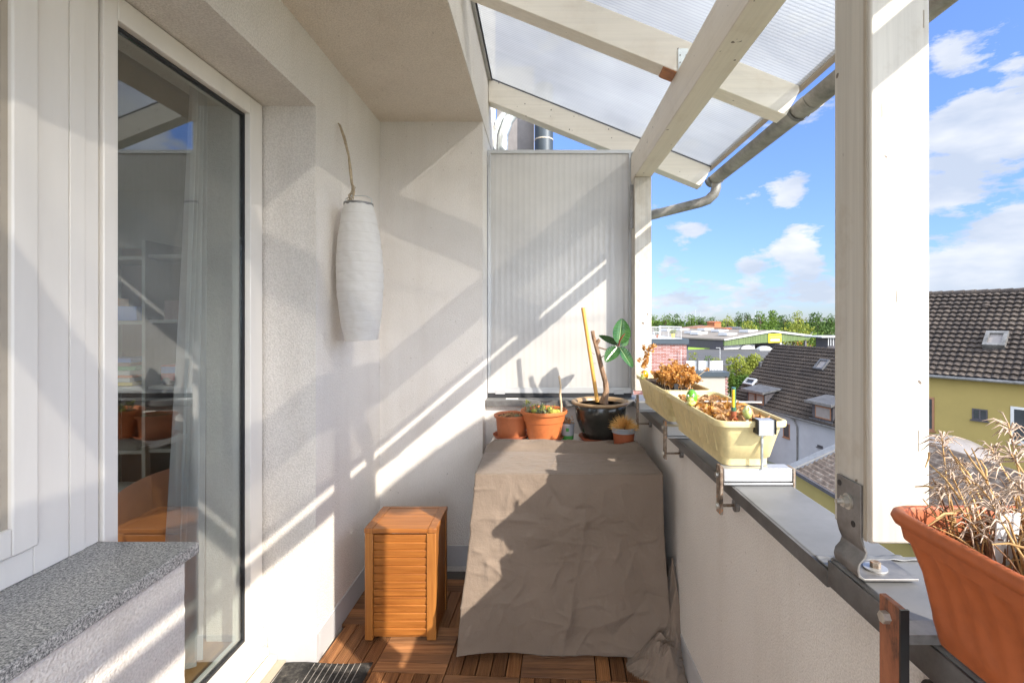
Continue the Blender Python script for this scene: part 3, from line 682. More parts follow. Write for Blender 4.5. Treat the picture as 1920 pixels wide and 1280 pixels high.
# roof sheets (bay by bay) and trims
def sheet(y0, y1):
    xa, xb = XS + .012, 1.06
    a = Vector((xa, y0, rz(xa, 1) + .006)); e = Vector((xb - xa, 0, rz(xb, 1) - rz(xa, 1)))
    nrm = Vector((.3714, 0, .9285)) * .016
    MB().obox(a, e, (0, y1 - y0, 0), nrm).build('roof_sheet', 'poly_roof', canopy, False)
for y0, y1 in ((-1.9, -.23), (-.226, .88), (.884, 2.065), (2.069, 3.175)): sheet(y0, y1)
b = MB(); xb = 1.0605
b.obox((xb, -1.9, rz(xb, 1) - .001), (.018, 0, -.0072), (0, 5.08, 0), (.0, 0, .026)); b.build('eave_trim', 'tan_trim', canopy)
b = MB(); b.obox((XS + .0045, -1.9, rz(XS, 1) - .012), (.02, 0, -.008), (0, 5.08, 0), (0, 0, .045)); b.build('wall_trim', 'alu_frame', canopy)
b = MB(); b.obox((XS + .026, -1.9, rz(XS + .02, 1) - .006), (.006, 0, -.0024), (0, 5.08, 0), (0, 0, .012)); b.build('wall_gasket', 'gasket', canopy)
b = MB(); xa = XS + .012; b.obox((xa, 3.0965, rz(xa, 1) - .0), (1.06 - xa, 0, rz(1.06, 1) - rz(xa, 1)), (0, .0035, 0), (.0, 0, .009)); b.build('edge_gasket', 'gasket', canopy)
# post foot
ft = thing('post_foot', (PXL + .05, .885, ZC), 'bent galvanised steel foot bolted under the near post', 'bracket')
yf0, yf1 = .852, .921
prof = [(PXL - .0045, 1.126), (PXL - .0045, 1.036), (PXL - .001, 1.022), (PXL + .004, 1.010), (PXL + .001, 1.001), (PXL - .008, .991), (PXL - .0105, .980), (PXL - .008, .968), (PXL + .002, .9615), (PXL + .095, .9615)]
inner = [(x + (.004 if i < 8 else .001), z + (0 if i < 7 else .003 if i < 8 else .004)) for i, (x, z) in enumerate(prof)]
poly_ = [(x, yf0, z) for x, z in prof] + [(x, yf0, z) for x, z in inner[::-1]]
MB().prism(poly_, (0, yf1 - yf0, 0)).build('strap', 'steel_dark', ft, True, angle=60, bevel=.0008)
b = MB(); b.tube([(PXL - .016, .886, 1.087), (PXL - .003, .886, 1.087)], .0105, 6); b.tube([(PXL - .027, .886, 1.087), (PXL - .014, .886, 1.087)], .0045, 10); b.build('bolt', 'bolt', ft)
b = MB(); b.tube([(PXL - .0075, .886, 1.087), (PXL - .0045, .886, 1.087)], .014, 20); b.build('washer', 'bolt', ft)
for h__ in ((.912, 1.112), (.872, 1.052)): MB().tube([(PXL - .0055, h__[0], h__[1]), (PXL - .0043, h__[0], h__[1])], .0055, 14).build('hole', 'black', ft)
b = MB(); b.tube([(PXL + .045, .888, .9657), (PXL + .045, .888, .9685)], .019, 24); b.build('washer', 'alu_frame', ft)
b = MB(); b.tube([(PXL + .045, .888, .9686), (PXL + .045, .888, .978)], .0085, 6); b.build('bolt', 'rust', ft)

# bar holding the end post
bar = MB().box(.533, .5515, 2.97, 2.975, 1.96, 2.22); bar = bar.build('perforated_strap', 'steel_dark', canopy, True)

# ================================================================== GUTTER
gt = thing('gutter', (1.10, 1.5, 2.31), 'weathered zinc half round gutter with bent downpipe along the canopy edge', 'gutter')
GX, GZ2, GR = 1.103, 2.312, .046
def ghalf(mb, y0, y1, r, xoff=0):
    nn = 20; outer = []; inn = []
    for k in range(nn + 1):
        a = math.pi + math.pi * k / nn
        outer.append((GX + r * math.cos(a), y0, GZ2 + r * math.sin(a))); inn.append((GX + (r - .0018) * math.cos(a), y0, GZ2 + (r - .0018) * math.sin(a)))
    mb.prism(outer + inn[::-1], (0, y1 - y0, 0))
b = MB(); ghalf(b, -1.9, 3.20, GR); b.build('channel', 'zinc', gt, True, angle=50)
b = MB(); ghalf(b, 2.0, 2.06, GR + .0025); b.build('joint_sleeve', 'zinc', gt, True, angle=50)
b = MB(); b.tube([(GX + GR, -1.9, GZ2 + .003), (GX + GR, 3.2, GZ2 + .003)], .006, 10); b.build('bead', 'zinc', gt)
b = MB(); nn = 20; b.prism([(GX + (GR + .002) * math.cos(math.pi + math.pi * k / nn), 3.2, GZ2 + (GR + .002) * math.sin(math.pi + math.pi * k / nn)) for k in range(nn + 1)], (0, .004, 0)); b.build('end_cap', 'zinc_dark', gt)
for y in (1.0, 2.11, 3.12):
    b = MB(); ghalf(b, y, y + .02, GR + .005); b.build('hook', 'zinc_dark', gt, True, angle=50)
b = MB()
dp = [Vector((GX, 3.13, GZ2 - .035)), Vector((GX, 3.13, GZ2 - .07)), Vector((GX - .01, 3.135, GZ2 - .105)), Vector((GX - .045, 3.15, GZ2 - .14)), Vector((GX - .09, 3.16, GZ2 - .155)), Vector((.80, 3.22, GZ2 - .20)), Vector((.68, 3.26, GZ2 - .222)), Vector((.60, 3.28, GZ2 - .235)), Vector((.56, 3.29, GZ2 - .28)), Vector((.55, 3.29, GZ2 - .4)), Vector((.55, 3.29, -2))]
b.tube(dp, .030, 20); b.build('downpipe', 'zinc', gt, True, angle=60)
b = MB(); b.tube([Vector((.765, 3.232, GZ2 - .206)), Vector((.715, 3.249, GZ2 - .2155))], .0325, 20); b.build('pipe_socket', 'zinc', gt)

# ================================================================== SIDE SCREEN on the end parapet
ss = thing('privacy_screen', (.1, 3.10, .94), 'upright translucent ribbed screen in an aluminium frame on the end parapet', 'screen')
sx0, sx1, sz0, sz1, sy = -.332, .560, .958, 2.465, 3.075
b = MB(); b.box(sx0, sx1, sy, sy + .022, sz1 - .022, sz1); b.box(sx0, sx1, sy, sy + .022, sz0, sz0 + .035); b.box(sx0, sx0 + .018, sy, sy + .022, sz0 + .035, sz1 - .022); b.box(sx1 - .018, sx1, sy, sy + .022, sz0 + .035, sz1 - .022)
b.build('frame', 'alu_frame', ss, True, bevel=.001)
b = MB(); b.box(sx0 + .018, sx1 - .018, sy + .007, sy + .017, sz0 + .035, sz1 - .022); b.build('sheet', 'poly_side', ss, False)
for (x, z) in ((-.285, sz0 - .006), (.45, sz0 - .006)):
    MB().box(x, x + .06, sy - .004, sy - .001, z, z + .026).build('clip', 'alu', ss)
MB().box(sx0 - .004, sx0 + .012, sy - .004, sy - .001, 2.36, 2.43).build('clip', 'alu', ss)
MB().box(.562, .5665, 3.055, 3.09, .95, 2.45).build('side_rail', 'alu', ss)
b = MB(); b.box(sx0, sx1, sy + .002, sy + .02, .9325, sz0 - .003); b.build('foot_rail', 'gasket', ss)
o = MB().box(-.215, -.14, 3.0, 3.03, .9315, .9345).build('paint_chip', 'whitepl', pw)

# ================================================================== FLUE PIPES behind the screen
fp = thing('flue_pipes', (-.3, 3.4, 2.0), 'pair of bent silver metal pipes beside the house wall behind the screen', 'pipe')
for (x, r) in ((-.268, .036), (-.330, .022)):
    b = MB(); b.tube([(x, 3.45 - .2 * (x + .3), 1.0), (x, 3.45, 2.62), (x + .005, 3.45, 2.70), (x + .04, 3.45, 2.80), (x + .10, 3.45, 2.88), (x + .2, 3.45, 2.96)], r, 20); b.build('pipe', 'steel', fp)
nb = MB().box(-.35, -.06, 3.9, 4.3, -2, 3.4).build('chimney', 'plinthd', None, True, (-.2, 4, 0)); tag(nb, 'grey clad chimney stack behind the silver pipes', 'chimney')
dpp = thing('dark_pipe', (.0, 3.8, 2.0), 'thick dark grey flue pipe with a brass ring behind the screen', 'pipe')
MB().tube([(.02, 3.8, 1), (.02, 3.8, 3.2)], .070, 28).build('pipe', 'anthracite', dpp)
MB().tube([(.02, 3.8, 2.78), (.02, 3.8, 2.79)], .072, 28).build('ring', 'tan_trim', dpp)

# ================================================================== LANTERN
LX, LY, LT, LBm = -.818, 2.22, 1.922, 1.318
ln_ = thing('paper_lantern', (LX, LY, LBm), 'long white ribbed paper lantern hanging on a knotted cord in the corner', 'lantern')
def lan(u, v):
    a = u * 2 * math.pi; z = LT + (LBm - LT) * v
    r = .058 + .043 * math.sin(math.pi * min(1, max(0, v * .90 + .03))) ** .85
    rib = 0.0005 * abs(math.sin(math.pi * v * 14)) ** .5
    r = r + rib - .001 + .0026 * noise.noise(Vector((math.cos(a) * 3, math.sin(a) * 3, v * 22)))
    tilt = .012 * v
    return Vector((LX + r * math.cos(a) + tilt, LY + r * math.sin(a), z + .004 * math.cos(a) * v))
MB().grid(lan, 72, 168).build('shade', 'paper', ln_, True, 180)
b = MB()
for k in range(1, 14):
    v = k / 14; b.tube([lan(i / 48, v) + Vector((math.cos(2 * math.pi * i / 48), math.sin(2 * math.pi * i / 48), 0)) * .0001 for i in range(49)], .0005, 5, False)
b.build('wire_rib', 'paper_rib', ln_)
MB().lathe(LX, LY, [(.058, LT - .004), (.0635, LT - .004), (.0635, LT + .009), (.058, LT + .009)], 40).build('top_ring', 'steel_dark', ln_)
b = MB(); b.tube([(LX - .058, LY - .01, LT + .005), (LX - .058, LY, LT + .03), (LX - .04, LY, LT + .042), (LX, LY, LT + .045), (LX + .035, LY, LT + .042), (LX + .058, LY, LT + .03), (LX + .06, LY, LT + .004)], .0016, 8); b.build('handle', 'steel', ln_)
cpts = [Vector((XW + .004, 2.26, 2.305)), Vector((XW + .012, 2.255, 2.295)), Vector((-.895, 2.25, 2.24)), Vector((-.868, 2.235, 2.15)), Vector((-.856, 2.225, 2.08)), Vector((-.848, LY, 2.02)), Vector((-.838, LY, 1.985)), Vector((-.84, LY, LT + .045))]
b = MB(); b.tube(cpts, [.003, .005, .0065, .005, .0065, .006, .005, .004], 8)
for k in range(7):
    a0 = Vector((-.845 + rn(-.004, .004), LY + rn(-.01, .01), 2.02 - k * .008)); b.tube([a0, a0 + Vector((rn(-.02, .02), rn(-.012, .012), -.02)), a0 + Vector((rn(-.025, .0), rn(-.012, .012), -.055)), Vector((LX - .04 + rn(-.02, .03), LY + rn(-.02, .02), LT + .01))], .0022, 6)
b.build('cord', 'cordm', ln_)

# ================================================================== WOODEN BOX
bx0, bx1, by0, by1, bz = -.776, -.462, 2.178, 2.436, .497
wb = thing('wooden_box', ((bx0 + bx1) / 2, (by0 + by1) / 2, 0), 'upright slatted acacia wood chest standing left of the covered table', 'chest')
fw = .036
for (x0, x1, y0, y1) in ((bx0, bx0 + fw, by0, by0 + .03), (bx1 - fw - .006, bx1, by0, by0 + .03), (bx0, bx0 + fw, by1 - .03, by1), (bx1 - fw, bx1, by1 - .03, by1)):
    MB().box(x0, x1, y0, y1, .004, bz - .022).build('corner_post', 'teak_z', wb, True, bevel=.003)
ns = 13; z0 = .02; hs = (bz - .03 - z0) / ns
for k in range(ns):
    zz = z0 + k * hs; MB().obox((bx0 + fw + .001, by0 + .010, zz + .001), (bx1 - bx0 - 2 * fw - .008, 0, 0), (0, -.005, hs - .003), (0, .012, .002)).build('front_slat', 'teak', wb, True, bevel=.0015)
MB().box(bx0 + .01, bx1 - .01, by0 + .02, by1 - .01, .01, .02).build('base_board', 'teak', wb)
MB().box(bx0 + .004, bx0 + .014, by0 + .03, by1 - .03, .01, bz - .022).build('side_panel', 'teak_y', wb)
for k in range(6):
    y0 = by0 + .032 + k * (by1 - by0 - .064) / 6
    MB().box(bx1 - .014, bx1 - .004, y0, y0 + (by1 - by0 - .064) / 6 - .0015, .01, bz - .022).build('side_slat', 'teak_y', wb, True, bevel=.001)
lid = MB(); lid.box(bx0 - .002, bx0 + .036, by0 - .003, by1 + .002, bz - .021, bz); lid = lid.build('lid', 'teak_y', wb, True, bevel=.003)
MB().box(bx1 - .036, bx1 + .002, by0 - .003, by1 + .002, bz - .021, bz).build('lid_rail', 'teak_y', lid, True, bevel=.003)
b = MB(); b.box(bx0 + .037, bx1 - .037, by0 - .003, by0 + .022, bz - .021, bz - .0005); b.box(bx0 + .037, bx1 - .037, by0 + .0235, by1 - .024, bz - .019, bz - .002); b.box(bx0 + .037, bx1 - .037, by1 - .0225, by1 + .002, bz - .021, bz - .0005)
b.build('lid_board', 'teak', lid, True, bevel=.001)

# ================================================================== TABLE + CLOTH
tx0, tx1, ty0, ty1, TZ = -.278, .514, 2.12, 2.90, .75
tb_ = thing('table', ((tx0 + tx1) / 2, (ty0 + ty1) / 2, 0), 'white square table mostly hidden under a draped cloth in the corner', 'table')
MB().box(tx0 + .002, tx1 - .002, ty0 + .004, ty1, TZ - .028, TZ).build('table_top', 'whitepl', tb_, True, bevel=.004)
for (x, y) in ((tx0 + .03, ty0 + .05), (tx1 - .07, ty0 + .05), (tx0 + .03, ty1 - .06), (tx1 - .07, ty1 - .06)):
    MB().box(x, x + .04, y, y + .04, 0, TZ - .029).build('leg', 'whitepl', tb_, True, bevel=.003)
random.seed(21)
creases = []
for k in range(120):
    x = rn(.05, .95); y = rn(.05, 1.0); a = rn(0, 6.28); L = rn(.05, .22)
    creases.append((x, y, math.cos(a) * L, math.sin(a) * L, rn(.003, .0085) * random.choice((1, -1, 1)), rn(.006, .016)))
creases += [(.60, .1, -.05, .45, .010, .012), (.55, .5, -.09, .5, .011, .011), (.0, .25, .35, .02, .006, .02), (.25, .35, .5, .06, .006, .018), (.28, .5, .45, -.03, .005, .012),
            (.75, .15, .12, .5, -.010, .05), (.86, .45, .08, .35, -.018, .045), (.62, .85, .25, -.1, .012, .03), (.45, .95, .1, -.3, .010, .02), (.3, .8, .3, .05, .007, .02), (.72, .9, .2, -.22, -.014, .03)]
def crease(u, v):
    s = 0
    for (x, y, dx, dy, amp, wd) in creases:
        ex, ey = u - x, v - y; L2 = dx * dx + dy * dy; t_ = (ex * dx + ey * dy) / L2
        if t_ < -.2 or t_ > 1.2: continue
        tt = max(0, min(1, t_)); d = math.hypot(ex - dx * tt, ey - dy * tt)
        if d > wd * 2.2: continue
        fall = max(0, 1 - abs(t_ - .5) / .75)
        s += amp * 1.2 * math.exp(-(abs(d) / wd)) * fall
    return s
def nz(x, y, z=0): return noise.noise(Vector((x, y, z)))
# perimeter path of the drape: left side (back->front), front, right side (front->back)
Lb = 2.60
segs = [((tx0 - .004, Lb), (tx0 - .004, ty0 - .003)), ((tx0 - .004, ty0 - .003), (tx1 + .004, ty0 - .003)), ((tx1 + .004, ty0 - .003), (tx1 + .004, Lb))]
lens = [Lb - ty0, tx1 - tx0, Lb - ty0]; tot = sum(lens)
def drape(u, v):
    s = u * tot
    if s <= lens[0]: k, r_ = 0, s / lens[0]
    elif s <= lens[0] + lens[1]: k, r_ = 1, (s - lens[0]) / lens[1]
    else: k, r_ = 2, (s - lens[0] - lens[1]) / lens[2]
    a, b2 = segs[k]; x = a[0] + (b2[0] - a[0]) * r_; y = a[1] + (b2[1] - a[1]) * r_
    cl = math.exp(-((s - lens[0]) / .10) ** 2); crn = math.exp(-((s - lens[0] - lens[1]) / .10) ** 2)
    nx = (-1, 0, 1)[k]; ny = (0, -1, 0)[k]
    # blend normals near corners
    if k == 0: w2 = cl * .7; nx, ny = -1 * (1 - w2) - .5 * w2, -w2
    if k == 1: nx = -cl * .8 + crn * .5
    out = .002 + v ** 1.2 * (.055 + .035 * cl)
    if k == 1: out *= 1 + .15 * crn
    if k == 2: out *= .62; nx, ny = 1, -crn * .7
    sp = (s - lens[0]) / lens[1]
    fold = .010 * v * math.sin(s * 19 + 2 * nz(s * 3, v * 2)) * (1 if k != 1 else .25)
    cr_ = crease(sp, v) * min(1, v * 6 + .15) if -.4 < sp < 1.4 else 0
    soft = .010 * v * nz(s * 5, v * 3, 3) + .004 * nz(s * 16, v * 12, 5) * min(1, v * 3)
    o_ = out + fold + cr_ * 1.0 + soft
    x += nx * o_; y += ny * o_
    hem = .018 + .020 * math.exp(-((sp - .12) / .14) ** 2) - .006 * math.sin(sp * 3) + .006 * nz(s * 9, 3)
    if k == 0: hem += .03
    rr = .006
    z = TZ + .004 - v * (TZ - max(.004, hem))
    if v < .02: y += 0
    return Vector((x, y, z))
b = MB(); b.grid(drape, 300, 150)
def topc(u, v):
    x = tx0 - .004 + (tx1 - tx0 + .008) * u; y = ty0 - .003 + (Lb + .02 - ty0) * v
    z = TZ + .004 + (.0025 * (nz(u * 7, v * 6, 8) + .4) + .002 * crease(1 - u, v) / .006 * .8) * min(1, v * 8) * min(1, min(u, 1 - u) * 12)
    # bunched roll near the pots
    yc = .80 + .05 * math.sin(u * 5 + .5)
    roll = math.exp(-((v - yc) / .05) ** 2) * (.036 + .012 * nz(u * 6, 2, 9) + .006 * math.sin(u * 23 + v * 14))
    roll += math.exp(-((v - .93 - .02 * math.sin(u * 7)) / .05) ** 2) * (.030 + .014 * nz(u * 5, 7, 3))
    step = -.004 * max(0, 1 - abs(v - (yc - .13)) / .03)
    z += max(0, roll) * min(1, min(u, 1 - u) * 16 + .25) + step
    y += .012 * nz(u * 6, v * 4, 2) * (v > .7) * (v - .7) * 5
    return Vector((x, y, max(TZ + .002, z)))
b.grid(topc, 200, 90)
cl_ = b.build('cloth', 'cloth', None, True, (.1, 2.1, 0), 180, fix=False); tag(cl_, 'taupe linen cloth draped over the corner table down to the floor', 'cloth')
so = cl_.modifiers.new('t', 'SOLIDIFY'); so.thickness = .0012; so.offset = 1
# bunched surplus at the right front corner
def bunch(cx, cy, cz, rx, ry, rz_, seed, tw):
    def fn(u, v):
        a = u * 2 * math.pi; th_ = math.pi * v
        fold_ = 1 + .10 * math.sin(a * 5 + tw * v * 6 + seed) + .12 * nz(math.cos(a) * 2 + seed, math.sin(a) * 2, v * 4) + .07 * math.sin(a * 11 + v * 9)
        return Vector((cx + rx * fold_ * math.sin(th_) * math.cos(a), cy + ry * fold_ * math.sin(th_) * math.sin(a), max(.003, cz + rz_ * math.cos(th_) * (1 + .08 * math.sin(a * 4)))))
    return fn
b = MB()
def heap(u, v):
    x = .345 + .226 * u; y = 1.90 + .24 * v
    wx = x + .02 * nz(x * 14, y * 14, 7); wy = y + .02 * nz(x * 14, y * 14, 11)
    rg = 1 - 2.2 * abs(nz(wx * 17 + wy * 9, wy * 13, 5)); rg2 = 1 - 2 * abs(nz(wx * 34 - wy * 22, wy * 26, 9))
    base = .30 * math.exp(-((x - .560) / .045) ** 2 - ((y - 2.13) / .065) ** 2) + .095 * math.exp(-((x - .475) / .085) ** 2 - ((y - 2.035) / .065) ** 2) + .055 * math.exp(-((x - .505) / .05) ** 2 - ((y - 1.965) / .035) ** 2)
    z = base * (1 + .42 * rg + .16 * rg2) - .012
    return Vector((x + .012 * rg * min(1, base * 12), y - .012 * rg2 * min(1, base * 12), max(-.02, z)))
b.grid(heap, 150, 160)
b.build('bunched_hem', 'cloth', cl_, True, angle=180)

# ================================================================== POTS ON THE TABLE
def soilc(par, cx, cy, z, r):
    b = MB()
    def fn(u, v):
        a = u * 2 * math.pi; q = r * v; return Vector((cx + q * math.cos(a), cy + q * math.sin(a), z + .006 * nz(q * 60 * math.cos(a), q * 60 * math.sin(a), cx * 9) + .004))
    b.grid(fn, 32, 12); return b.build('soil', 'soil', par, True, fix=False)
def potprof(r1, r0, z0, z1, rimh=.02, rimt=.006, inner=.02, band=None):
    h_ = z1 - z0; rb = lambda z: r0 + (r1 - rimt - r0) * (z - z0) / h_
    pr = [(0.001, z0), (r0 * .93, z0), (r0, z0 + .004)]
    if band: pr += [(rb(z0 + h_ * band), z0 + h_ * band), (rb(z0 + h_ * band) + .0045, z0 + h_ * band + .003)]
    pr += [(rb(z1 - rimh) + (.004 if band else 0), z1 - rimh), (r1 - .002, z1 - rimh + .001), (r1, z1 - rimh * .5), (r1 - .001, z1 - .002), (r1 - .004, z1), (r1 - .008, z1 - .001), (r1 - .012, z1 - .006), (r1 - .016, z1 - inner), (r1 - .03, z1 - inner - .01)]
    return pr
def saucer(cx, cy, r, z, label, mat='saucer', hgt=.018):
    s = MB().lathe(cx, cy, [(.001, z), (r * .86, z), (r, z + hgt), (r, z + hgt + .002), (r - .004, z + hgt + .002), (r * .86 - .002, z + .004), (.001, z + .004)], 44).build('saucer', mat, None, True, (cx, cy, z))
    return tag(s, label, 'saucer')
T0 = TZ + .001
# left terracotta pot
pc = PX(957, 0, 2.70); cx, cy = -.168, 2.80
saucer(cx, cy + .0, .105, T0, 'terracotta saucer under the leftmost pot on the table')
pa = thing('flower_pot', (cx, cy, T0 + .005), 'leftmost terracotta pot with a broken rim and brown remains in the corner of the table', 'flower pot')
MB().lathe(cx, cy, potprof(.100, .078, T0 + .005, T0 + .131, .016, .010, .02), 44).build('pot', 'terra', pa, True, angle=40)
soilc(pa, cx, cy, T0 + .112, .082)
b = MB(); random.seed(3)
for k in range(160):
    a = rn(0, 6.28); q = rn(0, .068); b.leaf((cx + q * math.cos(a), cy + q * math.sin(a), T0 + .118 + rn(0, .018) * (1.2 - q / .068)), rn(.008, .02), None, .6)
b.build('dry_remains', 'dry_brown', pa, False)
b = MB()
for k in range(14):
    a = rn(0, 6.28); q = rn(0, .016); b.leaf((cx + .034 + q * math.cos(a), cy - .045 + q * math.sin(a), T0 + .124 + rn(0, .006)), .014, None, .8)
b.build('sprout', 'succ_g', pa, False)
# big terracotta pot
cx, cy = .015, 2.745
saucer(cx + .015, cy + .02, .100, T0, 'terracotta saucer under the large orange pot at the front of the table')
pb = thing('flower_pot', (cx, cy, T0 + .006), 'large bright terracotta pot with grey green succulents and a bare stick, front of the table', 'flower pot')
MB().lathe(cx, cy, potprof(.131, .088, T0 + .006, T0 + .166, .020, .011, .022, .60), 52).build('pot', 'terra_light', pb, True, angle=40)
soilc(pb, cx, cy, T0 + .143, .108)
b = MB(); b2 = MB(); random.seed(5)
for k in range(34):
    a = rn(0, 6.28); q = rn(.01, .085); base = Vector((cx + q * math.cos(a), cy + q * math.sin(a), T0 + .14)); hh = rn(.012, .05)
    if k < 5: base = Vector((cx - .098 + rn(-.01, .015), cy - .01 + rn(-.02, .02), T0 + .155)); hh = rn(.03, .05)
    tip = base + Vector((rn(-.015, .015), rn(-.015, .015), hh)); b.tube([base, tip], .002, 5)
    for j in range(9):
        an = rn(0, 6.28); el = rn(-.1, 1.1); L = rn(.012, .024); d = Vector((math.cos(an) * math.cos(el), math.sin(an) * math.cos(el), math.sin(el)))
        mb = b if random.random() < .55 else b2
        sd = d.cross(Vector((0, 0, 1))).normalized() * .0035
        mb.add([tip, tip + d * L * .5 + sd, tip + d * L, tip + d * L * .5 - sd], [(0, 1, 2, 3)])
b.build('grey_leaves', 'succ_g', pb, False); b2.build('yellow_leaves', 'succ_y', pb, False)
for (x, y, z, r) in ((.048, -.055, .158, .022), (.072, -.03, .156, .018), (-.01, .03, .170, .016), (-.055, -.02, .160, .016), (.03, .0, .168, .016)):
    MB().ball((cx + x, cy + y, T0 + z), r, 12, 8, 1, .8, .85, .08).build('rosette', 'succ_y', pb, False)
b = MB(); b.tube([(cx + .092, cy - .02, T0 + .13), (cx + .095, cy - .02, T0 + .19), (cx + .088, cy - .018, T0 + .25), (cx + .092, cy - .015, T0 + .30), (cx + .084, cy - .01, T0 + .345), (cx + .082, cy - .01, T0 + .352)], [.0075, .0065, .0065, .0055, .006, .005], 9)
b.build('bare_stick', 'twig', pb, False)
# clear cup
cx, cy = .147, 2.76
pcu = thing('plant_cup', (cx, cy, T0), 'small clear plastic cup with green base and green dot behind the large orange pot', 'cup')
MB().lathe(cx, cy, [(.001, T0), (.032, T0), (.0335, T0 + .022), (.0335, T0 + .022)], 30).build('green_base', 'green', pcu)
MB().lathe(cx, cy, [(.0335, T0 + .0225), (.038, T0 + .085), (.0385, T0 + .088), (.036, T0 + .085), (.030, T0 + .03)], 30).build('cup', 'greypl', pcu)
MB().obox((cx - .006 - .006, cy - .0385, T0 + .048), (.016, .0, 0), (0, .002, 0), (0, -.001, .018)).build('label_dot', 'green', pcu)
b = MB()
for k in range(60): b.leaf((cx + rn(-.03, .03), cy + rn(-.03, .03), T0 + .085 + rn(0, .03)), rn(.01, .022), None, .5)
b.build('dry_plant', 'dry_brown', pcu, False)
# dark glazed pot with rubber plant
cx, cy = .328, 2.755
saucer(cx, cy, .122, T0, 'wide terracotta saucer under the dark glazed pot')
pd = thing('rubber_plant', (cx, cy, T0 + .006), 'rubber plant with glossy green leaves and a cane in a dark glazed pot', 'potted plant')
Zp = T0 + .006; hp = .208
MB().lathe(cx, cy, [(.001, Zp), (.088, Zp), (.096, Zp + .006), (.114, Zp + .05), (.133, Zp + .105), (.140, Zp + .15), (.139, Zp + .182), (.137, Zp + .187)], 60).build('pot', 'glaze', pd, True, angle=60)
rr = [(.137, Zp + .187), (.154, Zp + .191), (.161, Zp + .198), (.160, Zp + .204), (.152, Zp + .208), (.140, Zp + .206), (.133, Zp + .199), (.130, Zp + .187), (.126, Zp + .17)]
MB().lathe(cx, cy, rr, 60).build('rim', 'glaze_rim', pd, True, angle=70)
soilc(pd, cx, cy, Zp + .182, .129)
Yp = cy
def P2(px, py, dy=0): return PX(px, py, Yp + dy)
b = MB(); tr_ = [P2(1132, 756), P2(1133, 748), P2(1137, 733), P2(1135, 715), P2(1128, 690), P2(1122, 665), P2(1117, 645), P2(1113, 632), P2(1111, 620)]
b.tube(tr_, [.026, .021, .0165, .0145, .0135, .0125, .012, .011, .0105], 12)
b.tube([P2(1136, 737), P2(1139, 728), P2(1140, 718)], [.009, .0055, .005], 8); b.tube([P2(1117, 648), P2(1121, 640, -.01), P2(1124, 636, -.01)], [.008, .011, .008], 8)
b.tube([P2(1124, 673), P2(1130, 668), P2(1134, 667)], .003, 6); b.tube([P2(1118, 655), P2(1123, 652), P2(1126, 652)], .002, 6); b.tube([P2(1115, 664), P2(1111, 662), P2(1108, 658)], .0012, 5); b.tube([P2(1117, 681), P2(1112, 681)], .001, 5)
b.tube([P2(1119, 650), P2(1135, 655, -.02), P2(1150, 652, -.03), P2(1160, 647, -.03)], [.004, .004, .004, .004], 7)
tk_ = b.build('trunk', 'bark', pd, True, angle=60)
def rleaf(base, tip, wid, nrm, cup=.15, droop=.1):
    base = Vector(base); tip = Vector(tip); ax = tip - base; L = ax.length; ax.normalize(); nrm = Vector(nrm).normalized(); sd = ax.cross(nrm).normalized(); up = sd.cross(ax)
    def fn(u, v):
        s = (u * 2 - 1); pr = max(0, math.sin(math.pi * v ** .85)) ** .62 * (1 - .12 * v)
        w_ = s * wid * .5 * pr
        lift = cup * abs(s) ** 1.4 * wid * pr - droop * L * math.sin(v * math.pi * .5) ** 2 * .3 + .0012 * math.sin(v * 60 + abs(s) * 5) * abs(s) - .004 * math.exp(-(s / .06) ** 2)
        return base + ax * (L * v) + sd * w_ + up * lift
    m_ = MB().grid(fn, 20, 40); 
    rib = MB().tube([fn(.5, k / 20) + up * .0005 for k in range(21)], [.002 - .0012 * k / 20 for k in range(21)], 6)
    return m_, rib
J = P2(1160, 648, -.03)
for (tip, dy, wd, nr, cup) in ((P2(1167, 597, -.01), 0, .112, (.25, -1, .25), .22), (P2(1123, 628, .03), 0, .050, (0, -.75, .7), .2), (P2(1135, 678, -.09), 0, .078, (-.3, -1, .35), .12), (P2(1187, 689, -.07), 0, .062, (.2, -1, .45), .2), (P2(1178, 632, .06), 0, .06, (0, -1, .2), .1)):
    l_, rb_ = rleaf(J + (Vector(tip) - J) * .06, tip, wd, nr, cup); lo_ = l_.build('leaf', 'ficus', pd, True, angle=180, fix=False); rb_.build('leaf_rib', 'ficus_rib', lo_)
b = MB(); b.tube([J, P2(1162, 638, -.06), P2(1168, 629, -.08), P2(1172, 625, -.085)], [.004, .0045, .0035, .0012], 8); b.build('bud', 'red_bud', pd)
b = MB(); b.tube([P2(1120, 753, -.05), P2(1093, 577, -.02)], .0105, 12); b.build('cane', 'cane', pd, True)
# small pot right
cx, cy = .425, 2.56
s_ = MB().lathe(cx, cy, [(.001, T0), (.058, T0), (.072, T0 + .012), (.073, T0 + .014), (.070, T0 + .014), (.056, T0 + .004), (.001, T0 + .004)], 40).build('saucer', 'whitepl', None, True, (cx, cy, T0)); tag(s_, 'white saucer under the small pot at the right of the table', 'saucer')
pe = thing('flower_pot', (cx, cy, T0 + .005), 'small brown pot with grey rims holding a round tuft of straw, right on the table', 'flower pot')
MB().lathe(cx, cy, [(.001, T0 + .005), (.047, T0 + .005), (.0565, T0 + .080), (.0565, T0 + .080)], 40).build('pot', 'saucer', pe)
MB().lathe(cx, cy, [(.0565, T0 + .0802), (.0605, T0 + .083), (.0605, T0 + .089), (.058, T0 + .0905), (.0605, T0 + .092), (.061, T0 + .098), (.0585, T0 + .0995), (.061, T0 + .101), (.0615, T0 + .108), (.058, T0 + .108), (.05, T0 + .1)], 40).build('rim', 'greypl', pe, True, angle=50)
b = MB(); random.seed(9)
